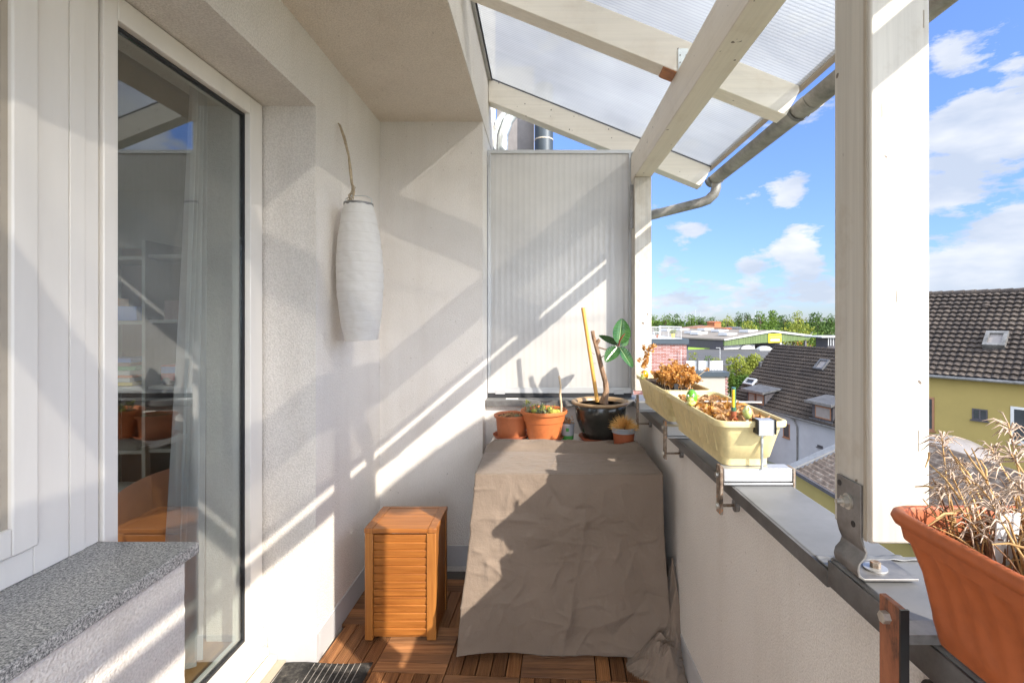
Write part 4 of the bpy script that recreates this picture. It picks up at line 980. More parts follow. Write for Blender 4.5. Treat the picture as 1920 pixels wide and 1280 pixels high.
for k in range(520):
    a = rn(0, 6.28); el = math.asin(rn(.0, 1)); r0 = rn(.01, .03); L = rn(.058, .080)
    d = Vector((math.cos(a) * math.cos(el), math.sin(a) * math.cos(el), math.sin(el))); p0 = Vector((cx, cy, T0 + .098)) + d * r0 * .6; p1 = p0 + d * L * .6 + Vector((rn(-.004, .004), rn(-.004, .004), 0)); p2_ = p1 + d * L * .35 + Vector((rn(-.008, .008), rn(-.008, .008), rn(-.008, .002)))
    sd = d.orthogonal().normalized() * .0010
    b.add([p0 - sd, p0 + sd, p1 + sd, p1 - sd, p2_], [(0, 1, 2, 3), (3, 2, 4)])
b.build('straw_tuft', 'dry_tuft', pe, False)

# ================================================================== WINDOW BOXES ON THE PARAPET
def rrect(x0, x1, y0, y1, r, z, n=6):
    pts = []
    for (cx_, cy_, a0) in ((x1 - r, y1 - r, 0), (x0 + r, y1 - r, 90), (x0 + r, y0 + r, 180), (x1 - r, y0 + r, 270)):
        for k in range(n + 1):
            a = R(a0 + 90 * k / n); pts.append(Vector((cx_ + r * math.cos(a), cy_ + r * math.sin(a), z)))
    return pts
def loft(mb, rings, cap0=True, cap1=False):
    n_ = len(rings[0]); b0 = len(mb.v); vs = [p for r_ in rings for p in r_]
    fs = [(i * n_ + k, i * n_ + (k + 1) % n_, (i + 1) * n_ + (k + 1) % n_, (i + 1) * n_ + k) for i in range(len(rings) - 1) for k in range(n_)]
    if cap0: fs.append(tuple(range(n_))[::-1])
    if cap1: fs.append(tuple(range((len(rings) - 1) * n_, len(rings) * n_)))
    mb.add(vs, fs)
def boxpl(x0, x1, y0, y1, z0, z1, tx, ty, mat, par, rim=.012, soilz=.035, r=.035, soilm='soil', foot=0):
    """tapered plastic trough: rim rectangle given, base narrower by tx, ty each side"""
    def ring(f, z, ins=0, rr_=None): return rrect(x0 + tx * (1 - f) + ins, x1 - tx * (1 - f) - ins, y0 + ty * (1 - f) + ins, y1 - ty * (1 - f) - ins, (rr_ or r) * (.7 + .3 * f), z)
    mb = MB(); zr = z1 - .018; hh = z1 - z0
    rings = []
    if foot: rings += [ring(0, z0, .003), ring(0, z0 + foot, .003), ring(.05, z0 + foot + .003, -.001)]
    else: rings += [ring(0, z0, .004), ring(.02, z0 + .004)]
    rings += [ring(.5, z0 + hh * .5, rim * .5), ring(1, zr, rim), ring(1, zr + .001, .001), ring(1, z1 - .004, 0), ring(1, z1 - .001, .002), ring(1, z1, .005), ring(1, z1 - .001, rim - .002), ring(1, z1 - .006, rim + .002), ring(.9, z1 - soilz - .01, rim + .002)]
    loft(mb, rings, True, False)
    o_ = mb.build('trough', mat, par, True, angle=50)
    xa, xb_, ya, yb_ = x0 + rim + .004 + tx * .25, x1 - rim - .004 - tx * .25, y0 + rim + .004 + ty * .2, y1 - rim - .004 - ty * .2
    b = MB(); b.grid(lambda u, v: Vector((xa + (xb_ - xa) * u, ya + (yb_ - ya) * v, z1 - soilz + .010 * nz(u * 6 + x0, v * 18) + .003 * nz(u * 40, v * 90))), 24, 70); b.build('soil', soilm, par, True, fix=False)
    return o_
wx0, wx1, wz0, wz1 = .500, .711, .982, 1.122
G_wb = 'pale yellow window boxes on the parapet'
wbx = []
for (y0, y1, lab) in ((1.41, 2.015, 'pale yellow plastic window box nearer the post, with brown leaves and a green snail'), (2.035, 2.64, 'pale yellow plastic window box at the far end, full of dry orange leaves')):
    w_ = thing('window_box', ((wx0 + wx1) / 2, (y0 + y1) / 2, wz0), lab, 'window box', G_wb)
    boxpl(wx0, wx1, y0, y1, wz0, wz1, .034, .05, 'yellow_pl', w_, .011, .028 if y0 < 2 else .02, .035, 'soil', .022)
    # raised panels on the inner long side
    for k in range(6):
        ya = y0 + .075 + k * (y1 - y0 - .15) / 6; yb_ = ya + (y1 - y0 - .15) / 6 - .006
        def sx(z, i=0): return wx0 + .034 * (1 - (z - wz0) / (wz1 - wz0)) + .011 * min(1, (z - wz0) / (wz1 - wz0) * 1.0) - .0028 - i
        za, zb_ = wz0 + .040, wz1 - .028
        MB().add([(sx(za), ya + .004, za), (sx(za), yb_, za), (sx(zb_), yb_, zb_), (sx(zb_), ya + .004, zb_), (sx(za) + .006, ya, za - .003), (sx(za) + .006, yb_ + .003, za - .003), (sx(zb_) + .006, yb_ + .003, zb_ + .003), (sx(zb_) + .006, ya, zb_ + .003)],
                 [(0, 1, 2, 3), (0, 4, 5, 1), (1, 5, 6, 2), (2, 6, 7, 3), (3, 7, 4, 0)]).build('side_panel', 'yellow_pl', w_, False)
    wbx.append(w_)
# dry leaves in near box
def curl_leaf(mb, c, L, w_):
    c = Vector(c); d = Vector((rn(-1, 1), rn(-1, 1), rn(-.3, .6))).normalized(); s = d.orthogonal().normalized(); s = Matrix.Rotation(rn(0, 6.28), 3, d) @ s; u = d.cross(s); cu = rn(.3, 1.1)
    b0 = []
    for i in range(4):
        f_ = i / 3; wv_ = math.sin(math.pi * (f_ * .8 + .1)) * w_ * .5 * rn(.7, 1.2)
        cc = c + d * (L * (f_ - .5)) + u * (cu * L * .25 * math.sin(math.pi * f_))
        b0 += [cc - s * wv_ + u * wv_ * cu, cc, cc + s * wv_ + u * wv_ * cu * rn(.4, 1.2)]
    fs = []
    for i in range(3):
        fs += [(i * 3, i * 3 + 1, i * 3 + 4, i * 3 + 3), (i * 3 + 1, i * 3 + 2, i * 3 + 5, i * 3 + 4)]
    mb.add(b0, fs)
random.seed(12)
b = MB(); b2 = MB()
for k in range(520):
    y = rn(1.46, 1.93); x = rn(.53, .68); (b if random.random() < .6 else b2).v
    curl_leaf(b if random.random() < .6 else b2, (x, y, wz1 - .024 + rn(0, .018 + .012 * math.sin((y - 1.4) * 6))), rn(.014, .034), rn(.010, .022))
lf = b.build('leaf_litter', 'dry_brown', None, True, (.6, 1.7, wz1 - .02), 180, fix=False); tag(lf, 'curled brown and orange dry leaves lying in the nearer yellow window box', 'leaves', kind='stuff')
b2.build('orange_leaves', 'dry_orange', lf, True, angle=180, fix=False)
# dried bush far box
random.seed(14)
db = thing('dried_plant', (.6, 2.35, wz1 - .02), 'dense dried orange leafy plant in the far yellow window box', 'dried plant')
bs_, bl_ = MB(), MB()
def branch(p, d, L, depth):
    q = p + d * L; bs_.tube([p, (p + q) / 2 + Vector((rn(-.004, .004),) * 3), q], [.0016, .0013, .001], 5, False)
    nL = 5
    for k in range(nL):
        c = p + (q - p) * rn(.2, 1.0); curl_leaf(bl_, c + Vector((rn(-.008, .008), rn(-.008, .008), rn(-.006, .010))), rn(.011, .022), rn(.009, .016))
    if depth > 0:
        for k in range(3): branch(p + (q - p) * rn(.4, 1), (d + Vector((rn(-.9, .9), rn(-.9, .9), rn(-.3, .7)))).normalized(), L * rn(.5, .8), depth - 1)
for k in range(40):
    x, y = rn(.55, .67), rn(2.12, 2.44); t_ = (y - 2.10) / .36
    hh = .030 + .028 * math.sin(math.pi * min(1, max(0, t_)))
    branch(Vector((x, y, wz1 - .02)), Vector((rn(-.4, .5), rn(-.5, .5), 1)).normalized(), hh * rn(.8, 1.15), 2)
# tall wisp at the far end
wp = [PX(1207, 697, 2.5), PX(1211, 680, 2.5), PX(1213, 665, 2.48), PX(1219, 653, 2.47), PX(1229, 646, 2.46)]
bs_.tube(wp, .0018, 5)
for k in range(90):
    i = random.randrange(4); c = wp[i] + (wp[i + 1] - wp[i]) * random.random(); curl_leaf(bl_, c + Vector((rn(-.012, .012), rn(-.012, .012), rn(-.01, .01))), rn(.010, .020), rn(.008, .015))
for c0 in (PX(1199, 674, 2.48), PX(1207, 684, 2.48), PX(1208, 651, 2.48)):
    bs_.tube([wp[1], c0], .0012, 5)
    for k in range(14): curl_leaf(bl_, c0 + Vector((rn(-.01, .01), rn(-.01, .01), rn(-.01, .01))), rn(.010, .018), rn(.008, .014))
c0 = PX(1325, 693, 2.2); bs_.tube([PX(1300, 712, 2.2), c0], .001, 5)
for k in range(8): curl_leaf(bl_, c0 + Vector((rn(-.008, .008), rn(-.008, .008), rn(-.006, .006))), rn(.010, .016), rn(.006, .01))
bs_.build('stems', 'twig', db, False); bl_.build('dry_leaves', 'dry_orange', db, True, angle=180, fix=False)

# snails
def snail(c, r, shellm, bodym, label, rot):
    c = Vector(c); s = thing('snail_ornament', c, label, 'ornament')
    ca, sa = math.cos(rot), math.sin(rot)
    def T(x, y, z): return c + Vector((x * ca - y * sa, x * sa + y * ca, z))
    def bal(cc, rx, ry, rz_, nm, mt):
        def fn(u, v):
            a = u * 6.2832; th_ = math.pi * v; return T(cc[0] + rx * math.sin(th_) * math.cos(a), cc[1] + ry * math.sin(th_) * math.sin(a), cc[2] + rz_ * math.cos(th_))
        return MB().grid(fn, 28, 18).build(nm, mt, s, True, angle=180)
    bal((0, .15 * r, 1.05 * r), .72 * r, .9 * r, 1.0 * r, 'shell', shellm)
    bal((0, -.2 * r, .38 * r), .60 * r, 1.25 * r, .42 * r, 'body', bodym)
    bal((0, -.75 * r, .75 * r), .42 * r, .40 * r, .50 * r, 'head', bodym)
    for sx_ in (-.22, .22):
        b = MB(); b.tube([T(sx_ * r, -.8 * r, 1.0 * r), T(sx_ * 1.3 * r, -.95 * r, 1.30 * r)], .07 * r, 8); st_ = b.build('eye_stalk', bodym, s)
        bal((sx_ * 1.35 * r, -.98 * r, 1.36 * r), .13 * r, .13 * r, .13 * r, 'eye', 'whitepl'); 
        bal((sx_ * 1.35 * r, -1.08 * r, 1.37 * r), .06 * r, .06 * r, .06 * r, 'pupil', 'black')
    return s
def glossy(name, c1, c2, sc_=30):
    m, t, p, c, o = new_mat(name); f = noise_n(t, c, sc_, 2)
    lk(t, ramp(t, f, [(.4, c1), (.6, c2)]), p.inputs['Base Color']); p.inputs['Roughness'].default_value = .12; p.inputs['Coat Weight'].default_value = .6; M[name] = m
glossy('snail_green', (.10, .32, .02), (.20, .50, .05)); glossy('snail_body', (.50, .52, .10), (.66, .62, .22)); glossy('snail_amber', (.75, .30, .01), (.85, .42, .02)); glossy('bird_body', (.50, .58, .18), (.72, .74, .55))
snail((.515, 1.70, wz1 - .004), .0265, 'snail_green', 'snail_body', 'glazed snail ornament with a bright green shell on the nearer yellow window box', R(-25))
snail((.512, 2.46, wz1 - .006), .022, 'snail_amber', 'snail_body', 'glazed snail ornament with an amber orange shell on the far yellow window box', R(-50))
# bird on stake
bd = thing('bird_ornament', (.606, 1.46, wz1 - .03), 'small pale green bird ornament on a white stake in the nearer yellow window box', 'ornament')
def bf(u, v):
    a = u * 6.2832; th_ = math.pi * v; r_ = math.sin(th_) * (.0135 if v > .45 else .0135 * (.55 + v)); return Vector((.606 + r_ * math.cos(a), 1.46 + r_ * 1.2 * math.sin(a), wz1 + .016 + .021 * math.cos(th_)))
MB().grid(bf, 24, 18).build('body', 'bird_body', bd, True, angle=180)
MB().ball((.606, 1.4505, wz1 + .031), .0016, 8, 6).build('eye', 'black', bd); MB().tube([(.606, 1.4485, wz1 + .028), (.606, 1.443, wz1 + .026)], [.002, .0004], 8).build('beak', 'yellow', bd)
MB().box(.6025, .6095, 1.459, 1.461, wz1 - .03, wz1 + .0).build('stake', 'whitepl', bd)
# water gauge
wg = thing('water_gauge', (.572, 1.475, wz1 - .035), 'green water gauge with yellow window standing in the nearer yellow window box', 'gauge')
MB().lathe(.572, 1.475, [(.0115, wz1 - .035), (.0125, wz1 - .002), (.0085, wz1 + .000), (.0080, wz1 + .018)], 20).build('base', 'saucer', wg)
glossy('gauge_green', (.03, .12, .07), (.05, .17, .10)); glossy('gauge_yellow', (.75, .42, .01), (.80, .50, .02))
MB().tube([(.572, 1.475, wz1 + .0), (.572, 1.475, wz1 + .028)], .0078, 18).build('collar', 'gauge_green', wg)
MB().tube([(.572, 1.475, wz1 + .028), (.572, 1.475, wz1 + .088)], .0062, 18).build('tube', 'gauge_green', wg)
MB().tube([(.5695, 1.4712, wz1 + .03), (.5695, 1.4712, wz1 + .082)], .0042, 12).build('gauge_window', 'gauge_yellow', wg)
stk = MB().obox((.522, 1.745, wz1 + .001), (.232, -.05, .004), (.002, .010, 0), (0, 0, .0035)).build('stick', 'whitepl', None, True, (.6, 1.7, wz1)); tag(stk, 'flat white plastic stick lying across the nearer yellow window box', 'stick')
mk = MB().box(.555, .572, 2.07, 2.0725, wz1 - .03, wz1 + .022).build('plant_marker', 'black', None, True, (.56, 2.07, wz1)); tag(mk, 'dark green plant marker in front of the dried orange plant', 'plant marker')
mk = MB().box(.60, .63, 2.005, 2.008, wz1 - .03, wz1 + .001).build('plant_marker', 'whitepl', None, True, (.6, 2.0, wz1)); tag(mk, 'white plant marker at the far end of the nearer window box', 'plant marker')

# brackets
def clamp(y, label, ymat='rust', full=True, xg=.500, lw=.034, z0=.845, z1=1.0, rail=True, outer=True):
    c = thing('planter_bracket', (.55, y, ZC), label, 'bracket', 'clamp brackets gripping the parapet')
    MB().box(xg, xg + .0085, y - lw / 2, y + lw / 2, z0, z1 - .0).build('side_plate', ymat, c, True, bevel=.001)
    if rail:
        MB().box(xg + .010, .728, y - .018, y + .030, ZC + .012, ZC + .050).build('cross_rail', 'alu', c, True, bevel=.002)
        MB().box(xg + .010, .728, y - .020, y + .026, ZC + .003, ZC + .0085).build('lower_rail', 'alu', c, True, bevel=.001)
        MB().box(.729, .7355, y - .02, y + .02, ZC - .05, ZC + .05).build('outer_plate', ymat, c, True, bevel=.001)
    for z in (z1 - .028, z0 + .022):
        MB().tube([(xg - .008, y, z), (xg, y, z)], .0085, 6).build('bolt', 'bolt', c)
    MB().tube([(xg + .0085, y, z0 + .022), (XI - .012, y, z0 + .022)], .0045, 12).build('screw', 'rust', c)
    MB().tube([(XI - .012, y, z0 + .022), (XI - .001, y, z0 + .022)], .018, 24).build('pressure_pad', 'steel_dark', c)
    return c
c1 = clamp(1.455, 'aluminium clamp bracket with rusty plates in front of the near yellow window box', z1=.985, xg=.519)
b = MB(); b.tube([(.638, 1.435, ZC + .05), (.638, 1.435, 1.082)], .0040, 12); b.build('threaded_rod', 'steel', c1)
hk = MB(); hk.prism([(.6135, 1.398, 1.128), (.6135, 1.398, 1.085), (.6135, 1.4005, 1.085), (.6135, 1.4005, 1.1255), (.6135, 1.432, 1.1255), (.6135, 1.432, 1.128)], (.044, 0, 0)); hk.box(.6135, .6575, 1.4006, 1.45, 1.083, 1.0855)
hk.build('hook', 'alu', c1, True)
for x_ in (.6085, .6578): MB().box(x_, x_ + .0047, 1.394, 1.434, 1.088, 1.1295).build('rubber_pad', 'black', c1, True, bevel=.002)
b = MB(); b.tube([(.638, 1.435, 1.0855), (.638, 1.435, 1.092)], .0085, 6); b.build('nut', 'bolt', c1)
clamp(2.024, 'rusty clamp bracket between the two yellow window boxes', z1=1.0, lw=.03)
clamp(2.60, 'rusty clamp bracket at the far end of the yellow window boxes', z1=1.02, lw=.03)

# ================================================================== TERRACOTTA PLANTER (right front)
tp = thing('terracotta_planter', (.6, .42, .97), 'long reddish brown ribbed plastic planter clamped on the parapet in the right foreground', 'planter')
qx0, qx1, qy0, qy1, qz0, qz1 = .495, .705, .10, .722, .9725, 1.143
def trough_ribbed():
    mb = MB(); tx, ty = .040, .035; nL = 220
    def side(f, z, ins, ribamp):
        pts = rrect(qx0 + tx * (1 - f) + ins, qx1 - tx * (1 - f) - ins, qy0 + ty * (1 - f) + ins, qy1 - ty * (1 - f) - ins, .03, z, 8)
        out = []
        for i in range(len(pts)):
            a_, b2_ = pts[i], pts[(i + 1) % len(pts)]; e = (b2_ - a_)
            long_ = (i % 9 == 8); ns_ = (120 if abs(e.y) > abs(e.x) else 36) if long_ else 1; nr = Vector((e.y, -e.x, 0)).normalized()
            nrib = 15 if abs(e.y) > abs(e.x) else 4
            for k in range(ns_):
                ph = (k / ns_ * nrib) % 1 if long_ else 1
                rib = ribamp * (.5 - .5 * math.cos(2 * math.pi * ph)) ** .6 if long_ else 0
                out.append(a_ + e * (k / ns_) - nr * rib)
        return out
    rings = [side(0, qz0, .003, 0), side(0, qz0 + .003, 0, 0), side(.18, qz0 + .03, .002, .0), side(.22, qz0 + .038, .003, .0014), side(.5, qz0 + .09, .006, .0020), side(.85, qz1 - .046, .010, .0018), side(.88, qz1 - .040, .0105, 0),
             side(.90, qz1 - .038, .006, 0), side(1, qz1 - .020, .007, 0), side(1, qz1 - .018, .002, 0), side(1, qz1 - .010, -.001, 0), side(1, qz1 - .003, .001, 0), side(1, qz1, .006, 0), side(1, qz1 - .001, .011, 0), side(1, qz1 - .008, .014, 0), side(.85, qz1 - .05, .014, 0)]
    loft(mb, rings, True, False); return mb
trough_ribbed().build('trough', 'terra_planter', tp, True, angle=50)
b = MB(); b.grid(lambda u, v: Vector((qx0 + .022 + (qx1 - qx0 - .044) * u, qy0 + .02 + (qy1 - qy0 - .04) * v, qz1 - .036 + .02 * nz(u * 5, v * 12, 4) * .5)), 20, 60); b.build('soil', 'soil', tp, True, fix=False)
MB().box(.520, .523, .55, .57, qz1 - .05, qz1 - .02).build('divider', 'terra_planter', tp)
c4 = thing('planter_bracket', (.52, .71, ZC), 'red brown painted clamp bracket under the terracotta planter', 'bracket', 'clamp brackets gripping the parapet')
MB().box(.4985, .5085, .690, .732, .835, 1.008).build('side_plate', 'redclamp', c4, True, bevel=.0012)
MB().box(.4975, .5095, .6865, .6898, .835, 1.0085).build('plate_edge', 'black', c4)
MB().box(.510, .728, .69, .725, ZC + .028, ZC + .042).build('cross_rail', 'steel_dark', c4, True, bevel=.001)
for z in (.983, .862):
    MB().tube([(.489, .714, z), (.4985, .714, z)], .0085, 6).build('bolt', 'bolt', c4)
    MB().tube([(.5095, .714, z), (.52, .714, z)], .0085, 12).build('nut', 'black', c4)
MB().tube([(.5085, .714, .862), (XI - .012, .714, .862)], .0045, 12).build('screw', 'rust', c4)
MB().tube([(XI - .012, .714, .862), (XI - .001, .714, .862)], .026, 28).build('pressure_pad', 'black', c4)

# lavender
random.seed(31)
lv = thing('lavender', (.6, .45, qz1 - .03), 'dried silvery lavender with golden stalks filling the terracotta planter', 'dried plant')
stm, drk, lvs = MB(), MB(), MB()
def spray(p, d, L, n_=11):
    """a whorl of narrow leaves along the last part of a stem"""
    for k in range(n_):
        f_ = rn(.45, 1.0); c = p + d * L * f_; a = rn(0, 6.28); o1 = d.orthogonal().normalized(); o1 = Matrix.Rotation(a, 3, d) @ o1
        dd = (o1 * rn(.5, 1.0) + d * rn(-.1, .9)).normalized(); LL = rn(.014, .030) * (1.15 - .3 * f_)
        mid = c + dd * LL * .55 + Vector((0, 0, .002)); tip = c + dd * LL + Vector((0, 0, -.004 - rn(0, .006)))
        lvs.tube([c, mid, tip], [.0008, .0010, .0003], 4, False)
for k in range(700):
    x, y = rn(.535, .69), rn(.13, .665); p = Vector((x, y, qz1 - .04)); lean = Vector((rn(-.55, .4), rn(-.5, .55), 1)).normalized()
    L = rn(.04, .105); q = p + lean * L * .5; d2 = (lean + Vector((rn(-.4, .4), rn(-.4, .4), rn(-.2, .4)))).normalized(); e = q + d2 * L * .5
    tg = drk if random.random() < .45 else stm
    rr_ = rn(.0007, .0013); tg.tube([p, q, e], [rr_ * 1.2, rr_, rr_ * .6], 5, False)
    if random.random() < .16: spray(q, d2, L * .55, random.randint(6, 12))
for k in range(420):      # tangled short twigs near the soil
    x, y = rn(.53, .69), rn(.13, .68); p = Vector((x, y, qz1 - .03 + rn(0, .035))); d = Vector((rn(-1, 1), rn(-1, 1), rn(-.2, .6))).normalized(); L = rn(.02, .06)
    (drk if random.random() < .65 else stm).tube([p, p + d * L * .5 + Vector((0, 0, rn(-.004, .006))), p + d * L], [.0011, .001, .0006], 4, False)
for (px, py, Y, bx, by) in ((1890, 792, .60, .585, .58), (1765, 815, .70, .56, .665), (1800, 868, .66, .55, .60), (1895, 850, .52, .56, .50), (1857, 838, .62, .60, .60), (1780, 880, .64, .55, .62), (1905, 905, .48, .54, .47), (1770, 908, .66, .545, .655), (1860, 945, .54, .54, .52), (1830, 905, .58, .56, .57)):
    tip = PX(px, py, Y); p = Vector((bx, by, qz1 - .03)); mid = p.lerp(tip, .55) + Vector((rn(-.012, .012), 0, .006)); stm.tube([p, mid, tip], [.0014, .0011, .0008], 6, False)
    dd = (tip - mid).normalized(); spray(mid, dd, (tip - mid).length, 18); spray(tip - dd * .02, dd, .02, 9)
for (a_, b__) in (((1743, 870, .66), (1800, 935, .60)), ((1735, 876, .7), (1742, 848, .7)), ((1822, 840, .62), (1875, 960, .55)), ((1808, 842, .62), (1850, 900, .56)), ((1740, 985, .56), (1800, 955, .55)), ((1755, 972, .55), (1792, 962, .55)), ((1838, 862, .6), (1850, 905, .6)), ((1790, 855, .64), (1840, 940, .6)), ((1715, 912, .68), (1760, 918, .66)), ((1860, 1020, .50), (1925, 1028, .49)), ((1780, 842, .66), (1830, 925, .6))):
    A_, B_ = PX(*a_), PX(*b__); stm.tube([A_, (A_ + B_) / 2 + Vector((rn(-.004, .004), 0, .003)), B_], [.0007, .0012, .0015], 6, False)
stm.build('golden_stalks', 'lav_stem', lv, True, angle=180, fix=False); drk.build('dark_stems', 'lav_dark', lv, True, angle=180, fix=False); lvs.build('silvery_leaves', 'lav_leaf', lv, True, angle=180, fix=False)
o = MB().obox((.545, .60, qz1 - .04), (.028, 0, 0), (0, .002, 0), (.004, -.004, .075)).build('plant_label', 'whitepl', None, True, (.55, .6, qz1), bevel=.001); tag(o, 'blank white plastic plant label stuck among the lavender', 'plant label')

exec_outdoor = True

# ================================================================== TOWN
def vec(*a): return Vector(a)
class House:
    """gabled house: E = far eave corner, d = direction from far to near, n = outward normal of the facade"""
    def __init__(s, name, E, d, L, inn, rise, wallm, tilem, label, rows, wave, over=.25, back=True):
        s.E = Vector(E); s.d = Vector(d).normalized(); s.n = Vector((s.d.y, -s.d.x, 0)); 
        if s.n.x > 0: s.n = -s.n
        s.L, s.inn, s.rise = L, inn, rise
        s.root = thing(name, (s.E.x, s.E.y, GZ), label, 'house')
        i = -s.n; z = Vector((0, 0, 1)); gz = GZ - .2
        A = s.E + i * over - z * .12; h_ = A.z - gz
        pts = [Vector((A.x, A.y, gz)), A, s.E + i * inn + z * (rise - .25), A + i * 2 * (inn - over), Vector(((A + i * 2 * (inn - over)).x, (A + i * 2 * (inn - over)).y, gz))]
        s.wall = MB().prism([p + s.d * .15 for p in pts], s.d * (L - .3)).build('wall', wallm, s.root, False)
        s.wp = A
        s.up = (i * inn + z * rise); s.sl = s.up.length; s.up.normalize(); s.rn = s.up.cross(s.d); 
        if s.rn.z < 0: s.rn = -s.rn
        s.tiles(s.E, s.up, tilem, rows, wave)
        if back:
            E2 = s.E + i * 2 * inn; up2 = (-i * inn + z * rise).normalized()
            MB().obox(E2, s.d * L, up2 * s.sl, Vector((0, 0, .06))).build('back_roof', tilem, s.root, False)
    def tiles(s, E, up, tilem, rows, wave):
        rl = s.sl / rows; nU = int(s.L / wave * 5); mb = MB(); vs = []; fs = []
        for r in range(rows):
            for e in (0, 1):
                b0 = E + up * (rl * (r + e)) + s.rn * (.12 if e == 0 else .015)
                for k in range(nU + 1):
                    ph = (k / 5) % 1; wv = .028 * math.sin(2 * math.pi * ph) + .010 * math.sin(4 * math.pi * ph + 1)
                    vs.append(b0 + s.d * (s.L * k / nU) + s.rn * (wv + .006 * nz(k * .3, r, 2)) - (up * .0 if e else up * .03))
        W = nU + 1
        for r in range(2 * rows - 1):
            for k in range(nU): fs.append((r * W + k, r * W + k + 1, (r + 1) * W + k + 1, (r + 1) * W + k))
        mb.add(vs, fs); mb.build('roof_tiles', tilem, s.root, True, angle=50)
        MB().obox(E - up * .05, s.d * s.L, up * (s.sl + .05), -s.rn * .12).build('roof_deck', 'slate', s.root, False)
        top = E + up * s.sl; rg = MB(); nn = int(s.L / .38)
        for k in range(nn):
            a = top + s.d * (k * .38); rg.tube([a + s.rn * .02, a + s.d * .40 + s.rn * .035], [.105, .125], 10)
        rg.build('ridge_tiles', tilem, s.root, True)
        g = MB(); a = E - s.n * -.06 - Vector((0, 0, .05)); g.tube([a, a + s.d * s.L], .065, 10); g.build('eave_gutter', 'zinc_dark', s.root)
    def wallpt(s, px, py): return hit(px, py, s.wp, s.n)
    def roofpt(s, px, py, lift=0): return hit(px, py, s.E + s.rn * lift, s.rn)
    def window(s, x0, y0, x1, y1, name='window', pane='dark_glass', fr='white_metal', fwid=.06, depth=.10, bars=0):
        a = s.wallpt(x0, y0); b = s.wallpt(x1, y1); u = (b - a); u.z = 0; wdt = u.length; u.normalize(); hh = a.z - b.z; o = Vector((a.x, a.y, b.z)); z = Vector((0, 0, 1))
        mb = MB(); dpt = s.n * .02
        mb.obox(o - dpt * -.1, u * wdt, z * fwid, s.n * .03); mb.obox(o + z * (hh - fwid), u * wdt, z * fwid, s.n * .03); mb.obox(o + z * fwid, u * fwid, z * (hh - 2 * fwid), s.n * .03); mb.obox(o + z * fwid + u * (wdt - fwid), u * fwid, z * (hh - 2 * fwid), s.n * .03)
        for k in range(bars): mb.obox(o + z * fwid + u * (wdt * (k + 1) / (bars + 1) - fwid / 2), u * fwid, z * (hh - 2 * fwid), s.n * .025)
        f = mb.build(name, fr, s.root, False)
        MB().obox(o + u * fwid + z * fwid + s.n * .002, u * (wdt - 2 * fwid), z * (hh - 2 * fwid), s.n * .010).build('pane', pane, f, False)
        MB().obox(o - z * .05 - u * .05, u * (wdt + .1), z * .045, s.n * .09).build('sill', fr, f, False)
        return f
    def skylight(s, corners, pane='dark_glass', fr='grey_sheet', lift=.24):
        q = [s.roofpt(x, y) for x, y in corners]      # top-left, top-right, bottom-right, bottom-left
        c = sum(q, Vector()) / 4
        U = ((q[1] - q[0]) + (q[2] - q[3])) / 2; V = ((q[0] - q[3]) + (q[1] - q[2])) / 2
        U = s.d * U.dot(s.d); V = s.up * V.dot(s.up); o = c - U / 2 - V / 2
        fw_ = .12; u = U.normalized(); v = V.normalized(); lu, lv_ = U.length, V.length; mb = MB(); t_ = s.rn * lift
        mb.obox(o, u * lu, v * fw_, t_); mb.obox(o + v * (lv_ - fw_), u * lu, v * fw_, t_); mb.obox(o + v * fw_, u * fw_, v * (lv_ - 2 * fw_), t_); mb.obox(o + v * fw_ + u * (lu - fw_), u * fw_, v * (lv_ - 2 * fw_), t_)
        f = mb.build('skylight', fr, s.root, False)
        MB().obox(o + u * fw_ + v * fw_ + s.rn * (lift * .3), u * (lu - 2 * fw_), v * (lv_ - 2 * fw_), s.rn * (lift * .3)).build('pane', pane, f, False)
